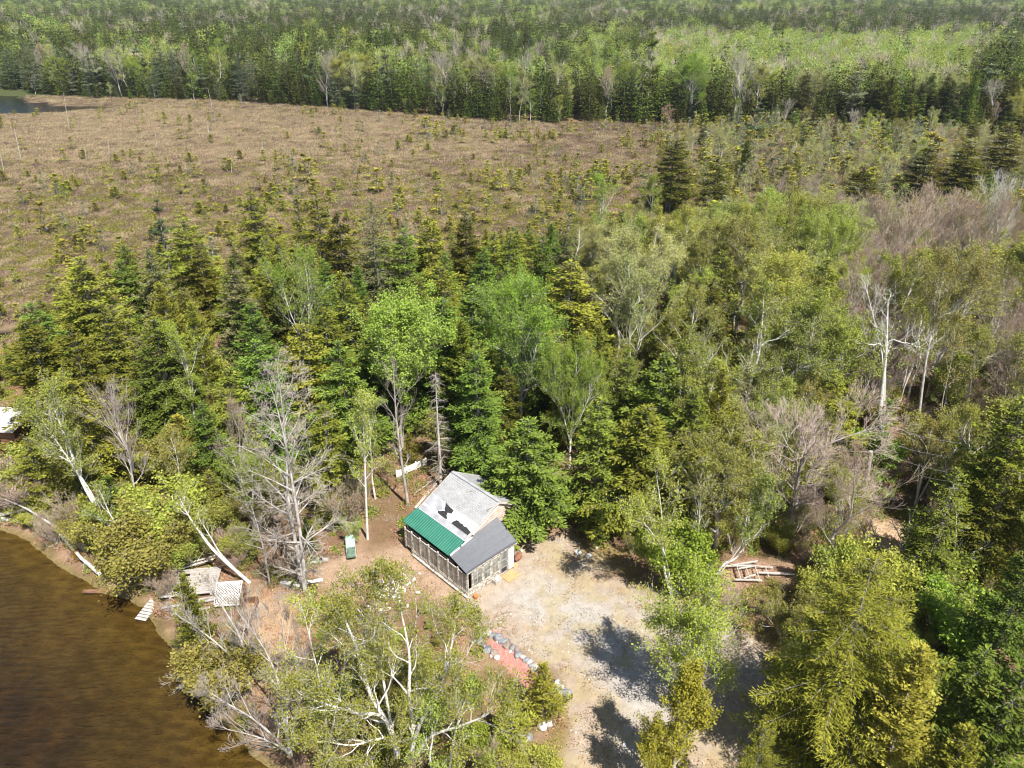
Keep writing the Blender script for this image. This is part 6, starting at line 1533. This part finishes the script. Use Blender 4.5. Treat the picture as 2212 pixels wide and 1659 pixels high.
bl_ = MB(); bl_.tube([(0, 0, .18), (.3, .1, .25), (.65, .2, .22), (.85, .22, .12)], [.10, .26, .24, .08], 10)
thing1('cloth_bundle', bl_, 'rusty_metal', LW(4.9, .3), CAB_RZ, 'brown bundle lying at the foot of the white porch corner', 'bundle')
thing1('yellow_ball', MB().tube([(0, 0, 0), (0, 0, .05), (0, 0, .13), (0, 0, .2), (0, 0, .24)], [.06, .12, .14, .11, .03], 10), 'yellow_plastic', (.74, 44.89, 0), 0, 'pale yellow ball on the sand right of the porch', 'ball')
thing1('orange_pot', MB().tube([(0, 0, 0), (0, 0, .05), (0, 0, .28), (0, 0, .3)], [.12, .14, .18, .17], 12), 'orange_plastic', LW(.35, -.45), 0, 'orange pot at the front corner of the porch', 'pot')
thing1('leaning_board', MB().bar((0, 0, .03), (.35, -.1, 1.3), .16, .03), 'weathered_boards', LW(6.75, 1.9), CAB_RZ + .5, 'white board leaning on the hemlock trunk at the cabin side', 'board')
thing1('lumber_piece', MB().bar((0, 0, .05), (1.35, -.3, .07), .16, .05), 'new_lumber', (1.05, 47.0, 0), R(-75), 'tan timber lying on the sand right of the hemlock trunk', 'timber')
thing1('lumber_piece', MB().bar((0, 0, .05), (1.0, -.1, .12), .12, .05), 'new_lumber', (1.25, 47.1, 0), R(-60), 'second tan timber crossing the first one by the hemlock', 'timber')
thing1('long_plank', MB().bar(LW(3.5, 10.6, .12), LW(7.0, 12.2, .12), .22, .07), 'weathered_boards', (0, 0, 0), 0, 'long brown plank on the ground behind the cabin corner', 'plank')
thing1('grey_pole', MB().tube([G(892, 1068, .1) + (.1,), G(925, 1045, .1) + (.12,), G(1, 1)[:0] and (0, 0, 0) or (G(940, 1035)[0], G(940, 1035)[1], .12)], .06, 6), 'silver_bark', (0, 0, 0), 0, 'thin grey fallen pole on the leaves behind the cabin', 'fallen branch')
# low white fence behind the left of the cabin
fc = empty('board_fence', (-9.99, 54.62, 0), math.atan2(56.45 - 54.62, -7.85 + 9.99), 'low white board fence among the trunks behind the cabin', 'fence')
L_ = 3.0
for i in range(4): MB().box(i * L_ / 3 - .05, i * L_ / 3 + .05, -.05, .05, 0, .8).build('post', 'white_paint', fc)
MB().box(-.1, L_ + .1, -.085, -.052, .1, .42).box(-.1, L_ + .1, -.085, -.052, .46, .74).build('board', 'white_paint', fc)
# mossy shed behind the cabin
shp = [G(*q, 2.1) for q in ((1087, 1016), (1150, 1000), (1178, 1036), (1102, 1046))]
s0 = Vector((-3.0, 52.9, 0)); shed = empty('shed', s0, R(24), 'small mossy roofed shed half hidden behind the cabin', 'shed')
MB().box(0, 2.3, 0, 1.9, .05, 1.75).build('wall', 'peeling_paint', shed)
sr_ = MB(); sr_.slab([(-.25, -.3, 1.85), (2.6, -.3, 1.85), (2.6, 2.2, 2.25), (-.25, 2.2, 2.25)], .07); sro = sr_.build('roof', 'mossy_boards', shed)
bb = MB()
for i in range(9): bb.bar((-.2 + i * .34, -.28, 1.875), (-.2 + i * .34, 2.15, 2.265), .05, .03)
bb.build('batten', 'mossy_boards', sro)
MB().box(1.5, 2.1, -.05, -.005, .1, 1.6).build('door', 'white_paint', shed); MB().box(2.302, 2.35, .3, 1.5, .1, 1.5).build('opening_shade_slab', 'dark_interior', shed)  # dark slab on the solid side wall paints the shade of an opening
# cushioned lounge chair in the yard: long axis from (742,1178) to (775,1205)
ch = empty('lounge_chair', (*G(759, 1196), 0), R(14), 'green cushioned reclining chair with a pale back at the rear of the yard', 'chair')
fr2 = MB()
for x_ in (-.33, .33):
    fr2.tube([(x_, -.75, .30), (x_, .25, .34), (x_, .95, .85)], .02, 6); fr2.tube([(x_, -.6, 0), (x_, -.6, .3)], .02, 6); fr2.tube([(x_, .45, 0), (x_, .3, .36)], .02, 6); fr2.tube([(x_, -.25, .34), (x_, -.2, .58), (x_, .35, .62)], .02, 6)
fr2.build('frame', 'chair_metal', ch)
MB().bar((0, -.85, .36), (0, -.35, .40), .6, .1).build('foot_cushion', 'green_cushion', ch); MB().bar((0, -.33, .40), (0, .2, .40), .6, .11).build('seat_cushion', 'green_cushion', ch)
MB().bar((0, .2, .44), (0, .95, .98), .6, .12).build('back_cushion', 'teal_cushion', ch)
# boards and blocks in the yard
p_ = G(680, 1256); thing1('white_board', MB().box(-.55, .55, -.16, .16, .02, .07), 'white_paint', (p_[0], p_[1], 0), R(14), 'short white board lying on the sand of the yard', 'board')
p_ = G(620, 1264); thing1('concrete_block', MB().box(-.45, .35, -.2, .2, 0, .28), 'concrete', (p_[0], p_[1], 0), R(-16), 'concrete block left of the twin trunked dead conifer', 'block')
p_ = G(636, 1267); thing1('concrete_block', MB().box(-.3, .3, -.2, .2, 0, .24), 'concrete', (p_[0] + .2, p_[1], 0), R(-22), 'concrete block touching the foot of the dead conifer', 'block')
for X, Y, rz, lb in ((683, 1213, .2, 'grey slab at the left end of the sandy yard'), (697, 1209, -.1, 'second grey slab right beside the first in the yard'), (900, 1155, .6, 'pale stake lying at the back of the yard')):
    p_ = G(X, Y); thing1('flat_slab', MB().box(-.45, .45, -.2, .2, 0, .1), 'concrete', (p_[0], p_[1], 0), rz, lb, 'slab')
# old deck by the shore, made of silvery boards, with bits missing
dk = empty('old_deck', (-22.6, 41.2, 0), R(9), 'old silvery wooden deck with broken boards above the shore', 'deck')
for i in range(11):
    y_ = -1.35 + i * .25; q = random.Random(i); m_ = MB(); x0, x1 = -1.6 - q.uniform(0, .5), 1.7
    if i in (2, 8): x0 = -.4
    m_.box(x0, x1, y_, y_ + .215, .40, .44); m_.build('plank', 'dock_boards', dk)
m_ = MB()
for x_ in (-1.3, 0, 1.4): m_.box(x_ - .06, x_ + .06, -1.4, 1.4, .26, .396)
for x_ in (-1.3, 1.4):
    for y_ in (-1.2, 1.2): m_.box(x_ - .07, x_ + .07, y_ - .07, y_ + .07, -.1, .26)
m_.build('beam', 'weathered_boards', dk)
rl = empty('rail_timbers', (-24.2, 42.6, 0), R(22), 'white weathered rail boards lying along the back edge of the deck', 'boards')
MB().bar((-1.6, 0, .5), (2.6, .05, .75), .14, .05).build('board', 'weathered_boards', rl); MB().bar((-1.2, -.25, .45), (2.4, -.12, .6), .16, .05).build('board', 'weathered_boards', rl); MB().bar((-3.2, -.55, .2), (-1.2, -.2, .45), .08, .05).build('board', 'new_lumber', rl)
for i, (a, b_, lb) in enumerate([((350, 1316), (470, 1300), 'long grey plank slanting from the deck to the cedar'), ((372, 1330), (455, 1318), 'shorter grey plank below the long one at the deck'), ((430, 1298), (500, 1290), 'grey plank between deck and lattice')]):
    p0, p1 = G(*a), G(*b_); thing1('loose_plank', MB().bar((*p0, .12), (*p1, .26), .2, .05), 'dock_boards', (0, 0, 0), 0, lb, 'plank')
# lattice panel leaning over a gap, with its dark box below
lt = empty('lattice_panel', (*G(497, 1300), 0), R(6), 'white wooden lattice panel bent over at the end of the deck', 'lattice')
m_ = MB()
def latp(u_, v_):  # curved sheet: u across, v up
    return (-.85 + 1.7 * u_, -.7 + 1.5 * v_, .35 + .75 * math.sin(PI * .5 * v_))
for k_ in range(-9, 10):
    for sg in (1, -1):
        pts_l = []
        for i in range(13):
            v_ = i / 12; u_ = k_ / 9 + (v_ if sg > 0 else 1 - v_)
            if 0 <= u_ <= 1: pts_l.append(latp(u_, v_))
        for a_, b_ in zip(pts_l[:-1], pts_l[1:]):
            m_.bar((a_[0], a_[1], a_[2] + (.012 if sg > 0 else 0)), (b_[0], b_[1], b_[2] + (.012 if sg > 0 else 0)), .045, .012)
m_.build('slats', 'white_paint', lt)
m_ = MB()
for u_ in (0, 1):
    for i in range(6): m_.bar(latp(u_, i / 6), latp(u_, (i + 1) / 6), .06, .03)
for v_ in (0, 1): m_.bar(latp(0, v_), latp(1, v_), .06, .03)
m_.build('frame', 'white_paint', lt)
MB().box(.9, 1.0, -.8, .75, 0, .9).box(-.8, .9, .7, .78, 0, .9).build('dark_backing', 'rusty_log', lt)
p_ = G(535, 1330); bx_ = empty('timber_crib', (p_[0], p_[1], 0), R(4), 'dark brown timber crib beside the lattice panel', 'crib')
MB().box(-.5, -.4, -1.6, 1.3, 0, .5).box(.4, .5, -1.6, 1.3, 0, .5).build('side', 'rusty_log', bx_); MB().box(-.4, .4, 1.2, 1.3, 0, .5).box(-.4, .4, -1.6, -1.5, 0, .5).build('end', 'rusty_log', bx_)
# ramp into the water, log and sunken dock
rp = empty('plank_ramp', (*G(326, 1308, -.2), -.42), R(-14), 'grey slatted plank ramp running down into the lake', 'ramp')
for i in range(9): MB().box(-.42, .42, -1.2 + i * .24, -1.2 + i * .24 + .2, .02 + i * .035, .06 + i * .035).build('slat', 'weathered_boards', rp)
MB().bar((-.3, -1.2, -.02), (-.3, .95, .29), .06, .06).bar((.3, -1.2, -.02), (.3, .95, .29), .06, .06).build('runner', 'wet_boards', rp)
a_, b_ = G(181, 1278, -.38), G(322, 1281, -.38); thing1('floating_log', MB().tube([(*a_, -.36), ((a_[0] + b_[0]) / 2, (a_[1] + b_[1]) / 2 + .08, -.34), (*b_, -.30)], [.16, .18, .17], 8), 'rusty_log', (0, 0, 0), 0, 'rusty brown log lying in the water from the deck bank', 'log')
sk = empty('sunken_dock', (*G(478, 1500, -.6), -.62), R(28), 'dark waterlogged dock section lying in the shallows at the shore', 'dock')
for i in range(16): MB().box(-.75, .75, -2.9 + i * .36, -2.9 + i * .36 + .3, 0.10 - i * .0, .15).build('plank', 'wet_boards', sk)
MB().box(-.6, -.5, -2.9, 2.8, -.1, .1).box(.5, .6, -2.9, 2.8, -.1, .1).build('runner', 'wet_boards', sk)
# fallen trees at the shore
def fallen(name, pts, r, label, twm=None, n_=0, seed=1, root=False):
    q = random.Random(seed); seg = []; wp = [((*G(X, Y, z), z)) for X, Y, z in pts]
    o = empty(name, (wp[0][0], wp[0][1], 0), 0, label, 'fallen tree')
    loc = [(p_[0] - wp[0][0], p_[1] - wp[0][1], p_[2]) for p_ in wp]; k = len(loc) - 1
    for i in range(k): seg.append([*loc[i], *loc[i + 1], r * (1 - .8 * i / k), r * (1 - .8 * (i + 1) / k)])
    link_obj('trunk', tubes_mesh('log', seg, 'silver_bark', 7), o)
    tw = []
    for j in range(n_):
        i = q.randrange(k); f = q.random(); p_ = Vector(loc[i]).lerp(Vector(loc[i + 1]), f); d = Vector((q.gauss(0, .6), q.gauss(0, .6), q.gauss(-.3, .5))).normalized()
        ln = q.uniform(.4, 1.5); e = p_ + d * ln * .5; e2 = e + (d + Vector((0, 0, -.4))).normalized() * ln * .5
        tw.append([*p_, *e, .022, .012]); tw.append([*e, *e2, .012, .006])
        for m2 in range(4):
            e3 = e + Vector((q.gauss(0, .2), q.gauss(0, .2), q.gauss(-.15, .2))); tw.append([*e, *e3, .008, .004])
    if tw: link_obj('branches', tubes_mesh('twigs', tw, twm or 'grey_twigs', 3, np.array([q.random() for _ in tw])), o)
    return o
fallen('fallen_birch', [(219, 1243, .1), (175, 1205, .6), (113, 1134, 1.6), (60, 1100, 2.0), (10, 1078, 2.2)], .16, 'dead white birch leaning low over the water at the left', 'grey_twigs', 60, 5)
fallen('fallen_birch', [(-30, 1118, .3), (20, 1108, .5), (60, 1100, .4)], .22, 'thick pale fallen trunk at the left edge of the shore', None, 6, 6)
fallen('fallen_log', [(0, 1121, .05), (30, 1124, .0), (58, 1134, -.2)], .22, 'brown log with a white end at the waterline on the left', None, 0, 7)
fallen('fallen_birch', [(80, 1300, -.4), (1, 1, 0)][:0] or [(1400, 1120, .2), (1370, 1110, .8), (1340, 1104, 1.2)], .06, 'bent white dead limb over the edge of the drive', 'white_twigs', 6, 8)
fallen('fallen_birch', [(2085, 1500 / 1.0, .3), (2060, 1487, 1.5)][:0] or [(1338, 695, .2), (1325, 760, .1), (1350, 800, .1)], .12, 'white fallen birch lying in the pale grove', None, 5, 9)
for i, (pts, lb) in enumerate([([(1075, 1665, .1), (1115, 1632, .15)], 'white weathered pole at the bottom edge, left of the drive'), ([(1085, 1672, .1), (1128, 1645, .2)], 'second white pole beside the first at the bottom edge'), ([(1095, 1672, .1), (1118, 1655, .1)], 'short white board below the two poles')]):
    wp = [(*G(X, Y, z), z) for X, Y, z in pts]; thing1('wooden_pole', MB().bar(wp[0], wp[1], .13, .06), 'weathered_boards', (0, 0, 0), 0, lb, 'pole')
# broken wooden frame in the nook at the right: rails and rungs like a bed frame
def z5(x, y, z=.3): X = (2050 + x / 3.175) / 1.35624; Y = (1600 + y / 3.175) / 1.35624; return (*G(X, Y, z), z)
wf = empty('broken_frame', (0, 0, 0), 0, 'broken bleached timber frame with crossbars lying on reddish ground at right', 'frame')
wf.location = (16.9, 42.6, 0)
for a, b_, w_ in [((200, 187), (480, 180), .12), ((330, 310), (580, 318), .12), ((480, 180), (680, 200), .09), ((290, 180), (540, 140), .12), ((410, 300), (520, 265), .10), ((545, 245), (1000, 268), .15), ((360, 210), (500, 185), .1)]:
    p0, p1 = Vector(z5(*a)) - wf.location, Vector(z5(*b_)) - wf.location; MB().bar(p0, p1, w_, .08).build('rail', 'weathered_boards', wf)
for a, b_ in [((345, 185), (380, 300)), ((432, 200), (470, 305)), ((515, 190), (555, 305)), ((610, 195), (645, 290))]:
    p0, p1 = Vector(z5(*a, .34)) - wf.location, Vector(z5(*b_, .34)) - wf.location; MB().bar(p0, p1, .06, .05).build('crossbar', 'weathered_boards', wf)
for a, b_ in [((320, 200), (350, 300)), ((410, 210), (430, 295))]:
    p0, p1 = Vector(z5(*a, .1)) - wf.location, Vector(z5(*b_, .1)) - wf.location; MB().bar(p0, p1, .06, .05).build('crossbar', 'rusty_log', wf)
# utility pole stub and the overhead wires at the right
pole_b = G(1858, 1110); pt = PY(1882, 975, pole_b[1] - .5)
up_ = empty('utility_pole', (pole_b[0], pole_b[1], 0), 0, 'pale leaning wooden pole among the leafless maple twigs', 'pole')
MB().tube([(0, 0, 0), (pt[0] - pole_b[0], pt[1] - pole_b[1], pt[2])], [.17, .14], 10).build('shaft', 'silver_bark', up_)
WR = [((1915, 915, 46, ), (2075, 958, 33), 'uppermost of the overhead wires at the right, ends in a spruce', 'wire'), ((1900, 945, 46), (2035, 985, 36), 'second overhead wire, thin and pale, below the uppermost', 'wire'), ((1895, 970, 46), (2045, 1020, 35), 'third overhead wire, broken by leaves', 'wire'), ((1960, 1012, 44), (2055, 1040, 35), 'lowest short overhead wire at the right', 'wire')]
for (x0, y0, d0), (x1, y1, d1), lb, mt in WR:
    p0, p1 = PY(x0, y0, d0 + 8), PY(x1, y1, d1 + 8); m_ = MB(); pp = []
    for i in range(13):
        t = i / 12; pp.append((p0[0] * (1 - t) + p1[0] * t, p0[1] * (1 - t) + p1[1] * t, p0[2] * (1 - t) + p1[2] * t - .25 * math.sin(PI * t)))
    m_.tube(pp, .016, 5); thing1('overhead_wire', m_, mt, (0, 0, 0), 0, lb, 'wire')
p0, p1 = PY(1075, 642, 70), PY(1190, 632, 70); thing1('overhead_wire', MB().tube([p0, tuple((a + b_) / 2 - (.15 if i == 2 else 0) for i, (a, b_) in enumerate(zip(p0, p1))), p1], .03, 5), 'wire', (0, 0, 0), 0, 'thin pale wire crossing left of the largest cone shaped spruce', 'wire')
# neighbour's flat white roofed building and its yard at the left edge
nb_o = empty('boat_house', (-46.3, 59.2, 0), R(-2), 'low building with a flat white roof cut by the left edge of the picture', 'building')
MB().box(-6, 1.6, -.9, 2.4, 0, 2.7).build('wall', 'rusty_log', nb_o); MB().box(-6.4, 2.0, -1.5, 2.6, 2.72, 2.95).build('roof', 'membrane_white', nb_o); MB().box(-4, .2, -.98, -.92, .5, 2.3).build('window', 'dark_interior', nb_o)
tg_ = MB().box(-6.2, .8, -3.2, -2.9, .3, .5); tg_.build('deck_rail', 'weathered_boards', nb_o)
# orange tinged cedar branches over the shore
for X, Y, h, lb in ((150, 1150, 1.6, 'orange yellow dying cedar bush at the shore'), (165, 1195, 1.1, 'small orange cedar low over the water')):
    p_ = G(X, Y, h * .6); plant('cedar1', 'cedar_bush', (p_[0], p_[1], 0), h, 0, 'orange_needles', rs, 1.5, lb, 'shrub')
# trees outside the frame on the near side whose shadows fall into the picture
for (x_, y_, h, key) in ((4.2, 20.6, 9, 'fullbirch'), (11.0, 27.6, 8.5, 'birch3')):
    pass

# ---------------------------------------------------------------- the air: one even, thin haze round everything
m, n, l = nmat('haze_air')
pv = n.new("ShaderNodeVolumePrincipled"); pv.inputs['Color'].default_value = (.80, .90, 1.0, 1); pv.inputs['Density'].default_value = .00010
pv.inputs['Anisotropy'].default_value = .2
o = n.new("ShaderNodeOutputMaterial"); l.new(pv.outputs[0], o.inputs['Volume'])
MB().box(-4700, 4700, -600, 4800, -4.0, 60).build('haze', 'haze_air')
tag(bpy.data.objects['haze'], 'thin bluish air between the camera and the far forest', kind='stuff')
